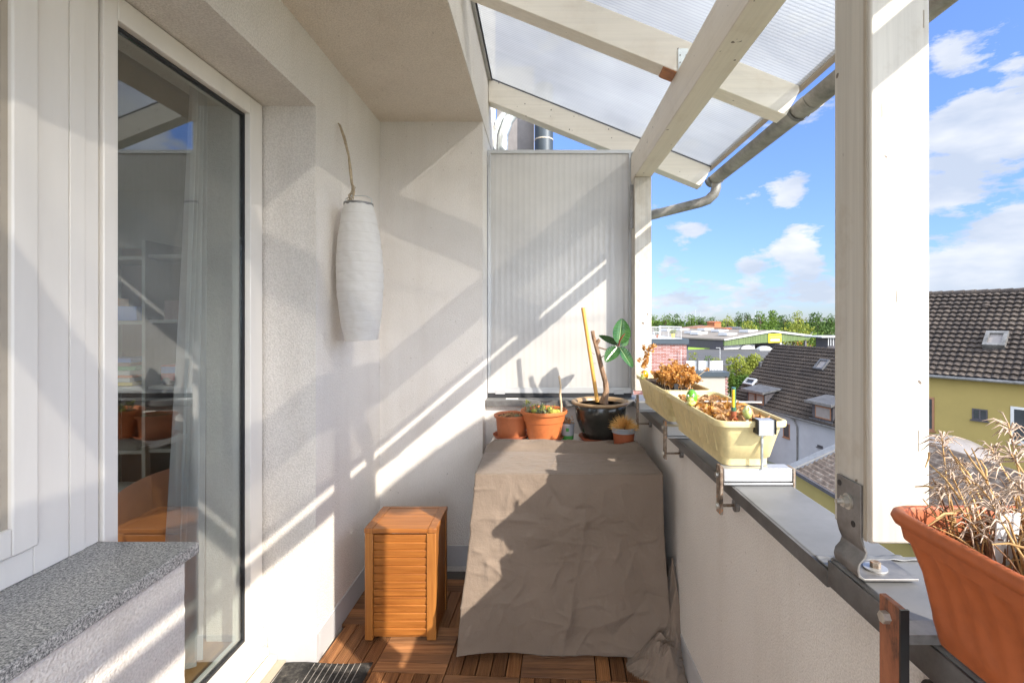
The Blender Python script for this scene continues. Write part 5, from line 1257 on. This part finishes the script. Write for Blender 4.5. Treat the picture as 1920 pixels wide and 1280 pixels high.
# --- dark pantile house
dh = House('tiled_house', (14.83, 39.05, -4.85), (.2269, -.9739, 0), 13.2, 4.2, 4.196, 'white_wall', 'tile_dark', 'grey white house with steep dark brown pantile roof and two black dormers', 19, .24)
dh.skylight([(1540, 675), (1556, 679), (1546, 698), (1530, 693)], 'win_curtain', 'grey_sheet')
dh.skylight([(1403, 711), (1424, 714), (1412, 724), (1396, 722)], 'dark_glass', 'white_metal')
b = MB(); a = dh.roofpt(1426, 690); b.tube([a, a + vec(0, 0, .45)], .09, 12); b.tube([a + vec(0, 0, .42), a + vec(0, 0, .5)], .15, 12); b.build('vent_pipe', 'grey_sheet', dh.root)
def dormer(bl, wpx_right, htop, wins):
    """bl = pixel of lower left corner of the front; front plane parallel to the facade"""
    P = dh.roofpt(*bl); nrm = dh.n; right = hit(wpx_right, bl[1], P, nrm); wd = (right - P).dot(dh.d); top = hit(bl[0], htop, P, nrm); hh = top.z - P.z
    z = vec(0, 0, 1); i = -nrm; slope = dh.rise / dh.inn; depth = hh / (slope - .18) ; 
    pts = [P, P + z * hh, P + z * (hh + .18 * depth) + i * depth]
    MB().prism(pts, dh.d * .08).build('dormer_cheek', 'slate', dh.root, False); MB().prism([p + dh.d * (wd - .08) for p in pts], dh.d * .08).build('dormer_cheek', 'slate', dh.root, False)
    fr = MB().obox(P + dh.d * .081, dh.d * (wd - .162), z * hh, i * .08).build('dormer_front', 'slate', dh.root, False)
    rf = MB().obox(P + z * hh - dh.d * .25 + nrm * .3 - z * .05, dh.d * (wd + .5), (i * (depth + .5) + z * .18 * (depth + .5)), z * .12).build('dormer_roof', 'grey_sheet', dh.root, False)
    MB().obox(P + z * (hh - .07) - dh.d * .27 + nrm * .32, dh.d * (wd + .54), z * .16, nrm * .05).build('fascia', 'zinc_dark', rf, False)
    MB().obox(P - dh.d * .1 + nrm * .02, dh.d * (wd + .2), z * .06 , nrm * .12).build('dormer_sill', 'grey_sheet', dh.root, False)
    for (a0, a1, pm) in wins:
        o = P + dh.d * (wd * a0) + z * (hh * .12) + nrm * .01
        w_ = MB().obox(o, dh.d * (wd * (a1 - a0)), z * (hh * .72), nrm * .02).build('dormer_window', 'brownbk', dh.root, False)
        MB().obox(o + dh.d * .08 + z * .08 + nrm * .021, dh.d * (wd * (a1 - a0) - .16), z * (hh * .72 - .16), nrm * .008).build('pane', pm, w_, False)
dormer((1401, 755), 1434, 730, ((.10, .48, 'win_curtain'), (.54, .95, 'win_curtain')))
dormer((1523, 784), 1562, 752, ((.16, .92, 'win_curtain'),))
dh.window(1469, 792, 1481, 822, 'window', 'dark_glass', 'brownbk', .05)
dh.window(1533, 833, 1543, 840, 'window', 'dark_glass', 'slate', .04)
b = MB(); a = dh.wallpt(1497, 800) + dh.n * .1; b.tube([dh.wallpt(1489, 783) + dh.n * .25, dh.wallpt(1493, 788) + dh.n * .2, a, Vector((a.x, a.y, GZ))], .05, 8); b.build('downpipe', 'zinc_dark', dh.root)
# --- yellow house
Ey = Vector((14.95, 19.05, -.68)); dy_ = Vector((.5735, -.8192, 0))
yh = House('yellow_house', Ey - dy_ * 2.2, dy_, 17.0, 3.59, 3.225, 'yellow_wall', 'tile_grey', 'mustard yellow house with grey brown pantile roof at the right behind the near post', 19, .235, .3)
yh.skylight([(1853, 630), (1896, 627), (1884, 656), (1841, 654)], 'win_curtain', 'zinc_dark')
yh.window(1823, 765, 1852, 789, 'window', 'dark_glass', 'slate', .045, bars=1)
yh.window(1895, 761, 1948, 836, 'window', 'dark_glass', 'white_metal', .09)
yh.window(1722, 742, 1752, 808, 'window', 'dark_glass', 'brownbk', .07)
for (x, y) in ((1772, 576), (1849, 573)):
    a = yh.roofpt(x, y, .03); MB().ball(a, .16, 10, 6, 1, 1, .5).build('roof_vent', 'tile_grey', yh.root)
# pale awning in front of the yellow house
aw = thing('garden_parasol', (13.2, 17.3, GZ), 'pale grey domed parasol in front of the yellow house', 'parasol')
pc_ = PX(1775, 850, 16.6)
MB().grid(lambda u, v: pc_ + Vector((1.35 * math.sin(v * 1.35) * math.cos(u * 6.2832), 1.35 * math.sin(v * 1.35) * math.sin(u * 6.2832), .95 * math.cos(v * 1.35) - .35)), 32, 12).build('cover', 'win_curtain', aw, True, angle=180)
MB().tube([pc_ + vec(0, 0, .5), Vector((pc_.x, pc_.y, GZ))], .03, 8).build('pole', 'white_metal', aw)
# --- annex
an = thing('annex', (8.3, 11, GZ), 'low mustard yellow annex with rusty brown corrugated lean-to roof below the parapet', 'annex')
ax0, ax1, ay0, ay1, az = 7.02, 9.6, 7.5, 14.0, -2.76
MB().prism([(ax0 + .12, ay0, GZ), (ax0 + .12, ay0, az - .05), (ax1, ay0, az - .05 + .45 * (ax1 - ax0 - .12)), (ax1, ay0, GZ)], (0, ay1 - ay0 - .1, 0)).build('wall', 'yellow_wall', an, False)
def corr(u, v):
    x = ax0 + (ax1 - ax0) * u; y = ay0 + (ay1 - .25 - ay0) * v; return Vector((x, y, az + .45 * (x - ax0) + .022 * math.sin(x * 2 * math.pi / .13)))
MB().grid(corr, 240, 3).build('corrugated_roof', 'corr', an, True, angle=180)
MB().obox((ax0 - .03, ay1 - .26, az + .03), (ax1 - ax0, 0, .45 * (ax1 - ax0)), (0, .30, 0), (0, 0, .05)).build('verge_flashing', 'zinc_light', an, False)
MB().obox((ax0 - .05, ay0, az - .07), (.07, 0, 0), (0, ay1 - ay0, 0), (0, 0, .09)).build('eave_board', 'slate', an, False)
MB().obox((ax0 - .6, 14.3, -4.9), (1.3, 0, 0), (0, 3.2, 0), (0, 0, .5)).build('low_roof', 'slate', an, False)

# --- roof terrace block with brick wall
tr = thing('terrace_block', (8, 36, GZ), 'flat roofed block of pink brick with dark grey fascia and a roof terrace', 'building')
Yt = 35.0
def fbox(x0, y0, x1, y1, Y, D): a = PX(x0, y1, Y); b = PX(x1, y0, Y); return (a.x, b.x, Y, Y + D, a.z, b.z)
def bb(*q): return MB().box(*q)
q = fbox(1180, 645, 1287.5, 720, Yt, 8); bb(q[0], q[1], q[2], q[3], GZ, q[5]).build('brick_wall', 'brick', tr, False)
q = fbox(1178, 635.5, 1292, 645, Yt - .15, 8.3); bb(*q).build('fascia', 'anthracite', tr, False)
q = fbox(1178, 634.6, 1279, 635.4, Yt - .2, 8); bb(*q).build('coping', 'white_metal', tr, False)
rl_ = MB(); a = PX(1180, 612, Yt); b_ = PX(1277, 634.6, Yt); 
rl_.box(a.x, b_.x, Yt, Yt + .06, a.z - .05, a.z)
for k in range(42):
    x = a.x + (b_.x - a.x) * k / 41; w_ = .03 if k % 10 == 1 else .012; rl_.box(x, x + w_, Yt + .01, Yt + .04, b_.z, a.z - .05)
rl_.box(b_.x, b_.x + .05, Yt, Yt + 6, a.z - .05, a.z)
rl_.build('railing', 'white_metal', tr, False)
# terrace furniture and plants
tpz = b_.z
gp = thing('terrace_grass_pot', (9.3, 36, tpz), 'grass plant in a yellowish pot on the roof terrace', 'potted plant')
c0 = PX(1262, 634.5, 36); MB().lathe(c0.x, c0.y, [(.10, tpz), (.14, tpz + .32), (.14, tpz + .33)], 16).build('pot', 'yellow', gp)
b = MB(); random.seed(44)
for k in range(260):
    d = Vector((rn(-1, 1), rn(-1, 1), rn(.3, 1.6))).normalized(); p0 = c0 + vec(0, 0, .3); sd = Vector((.012, 0, 0)); b.add([p0 - sd, p0 + sd, p0 + d * rn(.3, .55)], [(0, 1, 2)])
b.build('grass', 'tree3', gp, False)
gp2 = thing('terrace_shrub', (7.9, 36, tpz), 'small dark shrub on the roof terrace beside a white chair', 'potted plant')
c0 = PX(1232, 634.5, 36.2); MB().lathe(c0.x, c0.y, [(.10, tpz), (.14, tpz + .25), (.14, tpz + .26)], 16).build('pot', 'terra', gp2)
b = MB()
for k in range(160): b.leaf(c0 + Vector((rn(-.22, .22), rn(-.2, .2), rn(.3, .75))), .1)
b.build('leaves', 'tree1', gp2, False)
tc_ = thing('terrace_chair', (8.3, 35.6, tpz), 'white chair on the roof terrace behind the railing', 'chair')
c0 = PX(1233, 634.5, 35.6)
MB().box(c0.x - .25, c0.x + .25, 35.6, 36.05, tpz + .42, tpz + .46).build('seat', 'whitepl', tc_); MB().box(c0.x + .2, c0.x + .25, 35.6, 36.05, tpz + .46, tpz + .9).build('backrest', 'whitepl', tc_)
for (x, y) in ((-.24, 35.62), (.2, 35.62), (-.24, 36.0), (.2, 36.0)): MB().box(c0.x + x, c0.x + x + .04, y, y + .04, tpz, tpz + .419).build('leg', 'whitepl', tc_)
# lower terrace with metal fence
lt_ = thing('lower_terrace_block', (11.3, 34, GZ), 'lower block with cream wall, brick quoin edge and white ribbed metal screen', 'building')
q = fbox(1270, 706, 1360, 720, 33, 7); bb(q[0], q[1], q[2], q[3], GZ, q[5]).build('wall', 'plaster', lt_, False)
q = fbox(1360, 706, 1365.5, 720, 33, 7)
bb(q[0] + .001, q[1] - .06, q[2] + .02, q[3], GZ, q[5]).build('edge_wall', 'brick', lt_, False)
b = MB()
for k in range(24):
    z_ = q[5] - .1 - k * .24; b.box(q[0] + .002, q[1] - .01, 32.985, 33.019, z_ - .10, z_)
b.build('quoins', 'brick', lt_, False)
q = fbox(1268, 697.5, 1367.5, 706, 32.85, 7.3); bb(*q).build('fascia', 'anthracite', lt_, False)
q = fbox(1287, 677, 1356, 697.4, 34.2, .05); b = MB(); 
npn = 26
for k in range(npn):
    x = q[0] + (q[1] - q[0]) * k / npn; b.box(x, x + (q[1] - q[0]) / npn - .012, 34.2 + (.02 if k % 2 else 0), 34.24, q[4] + .02, q[5])
b.box(q[0], q[1], 34.245, 34.27, q[5] - .06, q[5] + .02); b.build('metal_screen', 'white_metal', lt_, False)
b = MB()
for x in (1308, 1329): c0 = PX(x, 697, 34.1); b.box(c0.x, c0.x + .06, 34.08, 34.19, c0.z, c0.z + .95)
b.build('screen_post', 'grey_sheet', lt_, False)
random.seed(50)
for (px, wd, hh, mt, lab) in ((1300, .5, .62, 'tree3', 'yellow green potted plant at the left behind the white metal screen'), (1328, .42, .36, 'tree1', 'small dark green potted plant at the middle behind the white metal screen'), (1343, .5, .25, 'tree3', 'low pale plant at the right behind the white metal screen')):
    c0 = PX(px, 677, 34.6); t_ = thing('potted_plant', (c0.x, c0.y, c0.z - .6), lab, 'potted plant')
    MB().lathe(c0.x, c0.y, [(.12, c0.z - .62), (.16, c0.z - .25), (.16, c0.z - .24)], 14).build('pot', 'greypl', t_)
    b = MB()
    for k in range(130): b.leaf(c0 + Vector((rn(-wd, wd) * .6, rn(-.2, .2), rn(-.25, hh))), rn(.07, .14))
    b.tube([c0 + vec(0, 0, -.3), c0 + vec(0, 0, hh * .6)], .015, 5)
    b.build('leaves', mt, t_, False)
for (px, lab) in ((1277, 'thin white pole left above the lower terrace'), (1350, 'thin white pole right above the lower terrace')):
    a = PX(px, 652 if px > 1300 else 656, 34.8); b_ = PX(px, 677, 34.8)
    o = MB().tube([b_ - vec(0, 0, .6), a], .022, 8); 
    if px > 1300: o.tube([a, a + Vector((-.28, 0, 0))], .018, 8)
    tag(o.build('pole', 'white_metal', None, True, (b_.x, b_.y, b_.z - .6)), lab, 'pole')

# --- dark flat roof with domes
fr_ = thing('flat_roof_hall', (30, 90, GZ), 'low hall with dark flat felt roof and a row of white dome skylights', 'hall')
q0, q1, q2, q3 = PX(1270, 682, 69), PX(1400, 682, 69), PX(1480, 650, 112), PX(1270, 650, 112)
zt = -4.6
def onz(px, py, z):
    d = (py - CYP) / F; Y = (H - z) / d; return PX(px, py, Y)
poly4 = [onz(1262, 684, zt), onz(1440, 684, zt), onz(1475, 650.5, zt), onz(1262, 646.5, zt)]
MB().prism([Vector((p.x, p.y, GZ)) for p in poly4], (0, 0, zt - GZ)).build('building', 'roof_dark', fr_, False)
MB().prism([onz(1290, 655.5, zt) + vec(0, 0, .02), onz(1345, 653.5, zt) + vec(0, 0, .02), onz(1318, 649.5, zt) + vec(0, 0, .02), onz(1290, 648, zt) + vec(0, 0, .02)], (0, 0, .12)).build('grass_patch', 'grass', fr_, False)
for (px, py) in ((1337, 648.5), (1366, 651), (1398, 653.8), (1433, 656.5)):
    c0 = onz(px, py, zt); mb = MB(); mb.box(c0.x - 1.4, c0.x + 1.4, c0.y - 1.2, c0.y + 1.2, zt + .01, zt + .28)
    f = mb.build('dome_skylight', 'white_metal', fr_, False)
    MB().grid(lambda u, v: Vector((c0.x - 1.25 + 2.5 * u, c0.y - 1.05 + 2.1 * v, zt + .285 + .55 * (1 - (2 * u - 1) ** 4) * (1 - (2 * v - 1) ** 4))), 10, 10).build('dome', 'white_metal', f, True, angle=180)
b = MB(); b.tube([onz(1308, 650.5, zt) + vec(0, 0, .1), onz(1328, 645, zt) + vec(0, 0, .5)], .08, 6); b.build('roof_pipe', 'white_metal', fr_)

# --- hall with green gable
hl = thing('green_gable_hall', (37, 100, GZ), 'large hall with green ribbed gable, beige roof and a yellow sign', 'hall')
hp_, hd, hg = Vector((36.9, 100, 0)), Vector((-.51, 1, 0)).normalized(), Vector((1, .51, 0)).normalized()
Wd = 26.6; ez, pz, fb = -2.68, -1.16, -3.75; Lh = 62
P0 = hp_; mid = Wd * .52
def HP(s_, t_, z_): p = hp_ + hg * s_ + hd * t_; return Vector((p.x, p.y, z_))
MB().prism([HP(0, 0, fb), HP(0, 0, ez), HP(mid, 0, pz), HP(Wd, 0, ez + .35), HP(Wd, 0, fb + .75)], hd * .3).build('gable_cladding', 'green_clad', hl, False)
MB().prism([HP(-.3, -.3, ez), HP(mid, -.3, pz + .03), HP(Wd + .3, -.3, ez + .35), HP(Wd + .3, -.3, ez + .7), HP(mid, -.3, pz + .40), HP(-.3, -.3, ez + .3)], hd * Lh).build('roof', 'roof_beige', hl, False)
MB().prism([HP(-.35, -.4, ez - .02), HP(mid, -.4, pz + .01), HP(Wd + .35, -.4, ez + .33), HP(Wd + .35, -.4, ez + .72), HP(mid, -.4, pz + .42), HP(-.35, -.4, ez + .32)], hd * .09).build('verge', 'white_metal', hl, False)
MB().prism([HP(0, .32, GZ), HP(0, .32, ez), HP(0, Lh - 1, ez), HP(0, Lh - 1, GZ)], hg * .3).build('side_wall', 'slate', hl, False)
MB().prism([HP(.3, 1.0, GZ), HP(.3, 1.0, fb), HP(10.0, 1.0, fb), HP(10.0, 1.0, GZ)], hd * .3).build('white_wall', 'white_metal', hl, False)
MB().prism([HP(10.1, 7.0, GZ), HP(10.1, 7.0, fb + 1), HP(Wd, 7.0, fb + 1), HP(Wd, 7.0, GZ)], hd * .3).build('dark_back_wall', 'slate', hl, False)
for s_ in (17.2, 25.6):
    MB().obox(HP(s_, .4, GZ), hg * .55, hd * .4, vec(0, 0, fb + .5 - GZ)).build('column', 'white_metal' if s_ < 20 else 'grey_sheet', hl, False)
# sign
def gp_(px, py): return hit(px, py, hp_ - hd * .08, hd)
a, b_ = gp_(1440.5, 625.5), gp_(1464.5, 642); sg = MB().obox(Vector((a.x, a.y, b_.z)), hg * ((b_ - a).dot(hg)), hd * -.06, vec(0, 0, a.z - b_.z)).build('sign', 'signy', hl, False)
Sw = (b_ - a).dot(hg); Shh = a.z - b_.z; so_ = Vector((a.x, a.y, b_.z)) - hd * .063
MB().obox(so_ + hg * (.16 * Sw) + vec(0, 0, .22 * Shh), hg * (.70 * Sw), -hd * .01, vec(0, 0, .16 * Shh)).build('sign_stripe', 'signw', sg, False)
b = MB(); b.obox(so_ + hg * (.16 * Sw) + vec(0, 0, .39 * Shh), hg * (.70 * Sw), -hd * .012, vec(0, 0, .045 * Shh)); b.obox(so_ + hg * (.16 * Sw) + vec(0, 0, .165 * Shh), hg * (.70 * Sw), -hd * .012, vec(0, 0, .045 * Shh))
x_ = .14
for k in range(9):       # weathered, unreadable letter shapes
    w__ = .055 + .02 * (k % 3); b.obox(so_ + hg * (x_ * Sw) + vec(0, 0, (.60 + .02 * (k % 2)) * Shh), hg * (w__ * Sw), -hd * .012, vec(0, 0, .07 * Shh)); x_ += w__ + .022
b.build('sign_lettering', 'signt', sg, False)
def hroof(px, py, s0):    # a point on the left roof slope
    nrm = (HP(mid, 0, pz) - HP(0, 0, ez)).cross(hd); return hit(px, py, HP(0, 0, ez + .3), nrm)
for (px, py) in ((1306, 625), (1318, 627.2), (1357, 622.2), (1373, 628.8), (1412, 622.8), (1284, 619.5), (1330, 619.5), (1260, 620.5)):
    c0 = hroof(px, py, 0)
    MB().obox(c0 - hg * 1.5, hg * 3, hd * 2.4, vec(0, 0, .55)).build('roof_light', 'white_metal', hl, False)
# market clutter under the hall roof
random.seed(60)
for (px, py, mt, lab) in ((1487, 645.5, 'cream', 'pale orange round thing under the green gable'), (1500, 643.5, 'orange', 'orange parasol under the green gable'), (1512, 645.5, 'red', 'red stall heap under the green gable'), (1533, 641, 'green', 'green stall cover right of the hall'), (1550, 646, 'blue', 'blue tarpaulin heap right of the hall')):
    c0 = onz(px, py + 3, -6.0); 
    mb = MB(); mb.lathe(c0.x, c0.y, [(.7, GZ), (.9, -6.6), (1.1, -6.0), (1.0, -5.5), (.55, -5.1), (.1, -4.95)], 12); tag(mb.build('market_goods', mt, None, False, (c0.x, c0.y, GZ)), lab, 'goods', 'goods heaped outside the hall')
kk = thing('kiosk', (50, 90, GZ), 'small kiosk with thin white flat roof right of the hall', 'kiosk')
q = fbox(1541, 630.5, 1600, 632.8, 92, 6); bb(*q).build('roof', 'white_metal', kk, False)
q = fbox(1552, 632.8, 1598, 660, 92.6, 4); bb(q[0], q[1], q[2], q[3], GZ, q[5]).build('wall', 'slate', kk, False)
b = MB()
for x in (1553, 1557.5, 1562): q = fbox(x, 633.5, x + 1, 648, 92.4, .1); b.box(*q)
b.build('window_frame', 'white_metal', kk, False)

# distant buildings
for (x0, y0, x1, y1, Y, mt, nm, lab) in ((1289, 615, 1366, 621, 175, 'brownbk', 'shed', 'long brown shed beyond the beige hall roof'), (1363, 615.5, 1372, 622, 172, 'terra', 'shed', 'small orange brick shed beyond the hall roof'), (1372, 616.5, 1402, 622, 178, 'grey_sheet', 'shed', 'blue grey shed beyond the hall roof'), (1340, 604, 1352, 613, 215, 'terra', 'red_house', 'far house with red walls among the trees')):
    q = fbox(x0, y0, x1, y1, Y, 10); t_ = thing(nm, ((q[0] + q[1]) / 2, Y, GZ), lab, 'building')
    bb(q[0], q[1], q[2], q[3], GZ, q[5]).build('wall', mt, t_, False)
    MB().prism([(q[0] - .4, Y - .3, q[5]), (q[1] + .4, Y - .3, q[5]), ((q[0] + q[1]) / 2, Y - .3, q[5] + min(.9, (q[1] - q[0]) * .14))], (0, 10.6, 0)).build('roof', 'terra' if mt == 'terra' else mt, t_, False)
for i_, (px, py) in enumerate(((1284.5, 583.5), (1304.2, 580.5), (1313, 584), (1294, 586.5), (1416, 581))):
    a = PX(px, py, 300); o = MB().tube([Vector((a.x, a.y, GZ)), a], [.35, .10], 8); m_ = o.build('mast', 'greypl', None, True, (a.x, a.y, GZ)); tag(m_, ('leftmost thin mast above the distant trees', 'tallest thin mast above the distant trees', 'thin mast just right of the tallest one', 'short mast just left of the tallest one', 'lone thin mast above the trees behind the hall')[i_], 'mast', 'masts on the horizon')

# --- trees
def tree(px, py, rpx, Y, mt, label, group='trees on the horizon', asp=1.0, n_=650, leaf=None, seed=0):
    random.seed(seed + int(px)); c = PX(px, py, Y); r = rpx * Y / F; top = c.z; cz = top - r * asp
    t_ = thing('tree', (c.x, Y, GZ), label, 'tree', group)
    b = MB(); leaf = leaf or r * .16
    lobes = [(Vector((rn(-.55, .55), rn(-.55, .55), rn(-.9, .55))) * r, rn(.38, .6) * r) for _ in range(11)] + [(vec(0, 0, r * asp * .45), .5 * r), (vec(0, 0, -r * .3), .65 * r)]
    for k in range(n_):
        lc, lr = random.choice(lobes); d = Vector((rn(-1, 1), rn(-1, 1), rn(-1, 1))); d.normalize(); q = lc + d * lr * rn(.55, 1.05)
        b.leaf((c.x + q.x, Y + q.y, min(top + r * .05, cz + q.z * asp)), leaf * rn(.7, 1.5), None, .8)
    b.build('crown', mt, t_, False, fix=False)
    tb2 = MB(); tb2.tube([(c.x, Y, GZ), (c.x + r * .04, Y, cz - r * .4), (c.x, Y, cz + r * .3)], [r * .12, r * .08, r * .03], 8)
    for k in range(5):
        a_ = rn(0, 6.28); tb2.tube([(c.x, Y, cz - r * rn(.1, .7)), (c.x + math.cos(a_) * r * .55, Y + math.sin(a_) * r * .55, cz + r * rn(-.1, .5))], [r * .045, r * .015], 6)
    tb2.build('trunk', 'trunk', t_)
lab3 = {'tree1': 'mid green round tree', 'tree2': 'dark green tree', 'tree3': 'yellow green tree'}
T_ = [(1227, 593, 13, 205, 'tree1', 'just right of the end post'), (1247, 591, 12, 200, 'tree1', 'behind the terrace railing left'), (1270, 591, 15, 190, 'tree2', 'behind the terrace railing right'), (1296, 591.5, 12, 205, 'tree1', 'behind the long brown shed'),
      (1314, 595, 10, 225, 'tree2', 'right of the masts'), (1335, 597, 9, 230, 'tree2', 'left of the far red house'), (1365, 591.5, 12, 190, 'tree3', 'right of the far red house'), (1385, 587.5, 9, 215, 'tree2', 'tall and narrow above the hall roof'), (1401, 587, 8, 220, 'tree2', 'thin crown above the hall roof'),
      (1425, 585, 13, 200, 'tree1', 'tall one behind the hall ridge'), (1450, 582, 13, 210, 'tree1', 'tallest one above the yellow sign'), (1470, 592, 11, 215, 'tree2', 'right of the tallest tree'), (1495, 584.5, 13, 205, 'tree3', 'pale tall one behind the green gable'), (1533, 586, 14, 200, 'tree2', 'tall dark one right of the hall'), (1556, 590, 12, 190, 'tree2', 'beside the near post'),
      (1442, 600.5, 19, 150, 'tree1', 'broad one directly behind the hall ridge'), (1405, 603, 14, 165, 'tree3', 'low one behind the hall roof lights'), (1486, 601, 22, 140, 'tree3', 'broad bright one behind the green gable'), (1516, 608, 20, 130, 'tree3', 'bright one at the right end of the green gable'), (1552, 603, 20, 135, 'tree2', 'dark one behind the kiosk'), (1538, 622, 16, 118, 'tree1', 'bush like one left of the kiosk'),
      (1352, 601, 10, 240, 'tree1', 'far one behind the red house'), (1211, 590, 14, 200, 'tree1', 'half hidden by the end post'), (1193, 592, 14, 200, 'tree2', 'hidden behind the screen')]
for (px, py, r, Y, mt, where) in T_: tree(px, py - 3, r * 1.25, Y, mt, lab3[mt] + ', ' + where, n_=620, asp=1.15)
tree(1385, 666, 28, 50, 'tree3', 'yellow green bushy tree left of the dark pantile roof', 'garden trees', 1.25, 2600, .20, 1)
tree(1416, 664, 24, 52, 'tree3', 'olive bushy tree touching the verge of the dark pantile roof', 'garden trees', 1.3, 2400, .20, 2)
tree(1393, 700, 26, 48, 'tree1', 'green lower tree under the olive bushes', 'garden trees', 1.2, 2200, .18, 3)
tree(1372, 686, 7, 40, 'tree1', 'slender bright green climbing tree beside the brick quoins', 'garden trees', 4.0, 900, .12, 4)
# far woodland
random.seed(70); b = MB()
for k in range(16000):
    X = rn(-120, 420); Y = rn(270, 420); b.leaf((X, Y, GZ + rn(2, 8.2) + 1.2 * nz(X * .05, Y * .02)), rn(1.6, 3.2), None, .8)
o = b.build('woodland', 'tree2', None, False, fix=False); tag(o, 'far belt of green woodland along the horizon', 'woodland', kind='stuff')

# ================================================================== unseen disc, added only to throw the rounded shadow into the recess
caster = thing('shadow_caster', (2.4, .03, 3.0), 'grey disc shaped shadow caster hanging on a wire outside the balcony, added out of view', 'shadow caster')
MB().box(2.37, 2.43, -.69, -.35, 3.16, 3.375).build('caster_box', 'zinc', caster, True, bevel=.01)
MB().grid(lambda u, v: Vector((2.4 + .04 * math.sin(v * math.pi) * math.cos(u * 6.2832), .03 + .60 * math.sin(v * math.pi) * math.sin(u * 6.2832), 3.062 + .132 * math.cos(v * math.pi) - .13 * math.sin(v * math.pi) * math.sin(u * 6.2832) * .5)), 40, 24).build('caster_disc', 'zinc', caster, True, angle=180)
MB().tube([(2.4, .03, 3.15), (2.4, .03, 4.1)], .004, 6).build('hanger', 'zinc_dark', caster)
MB().tube([(-.33, .03, 4.6), (2.4, .03, 4.1), (24, .03, 5.2)], .004, 6).build('caster_wire', 'zinc_dark', caster)
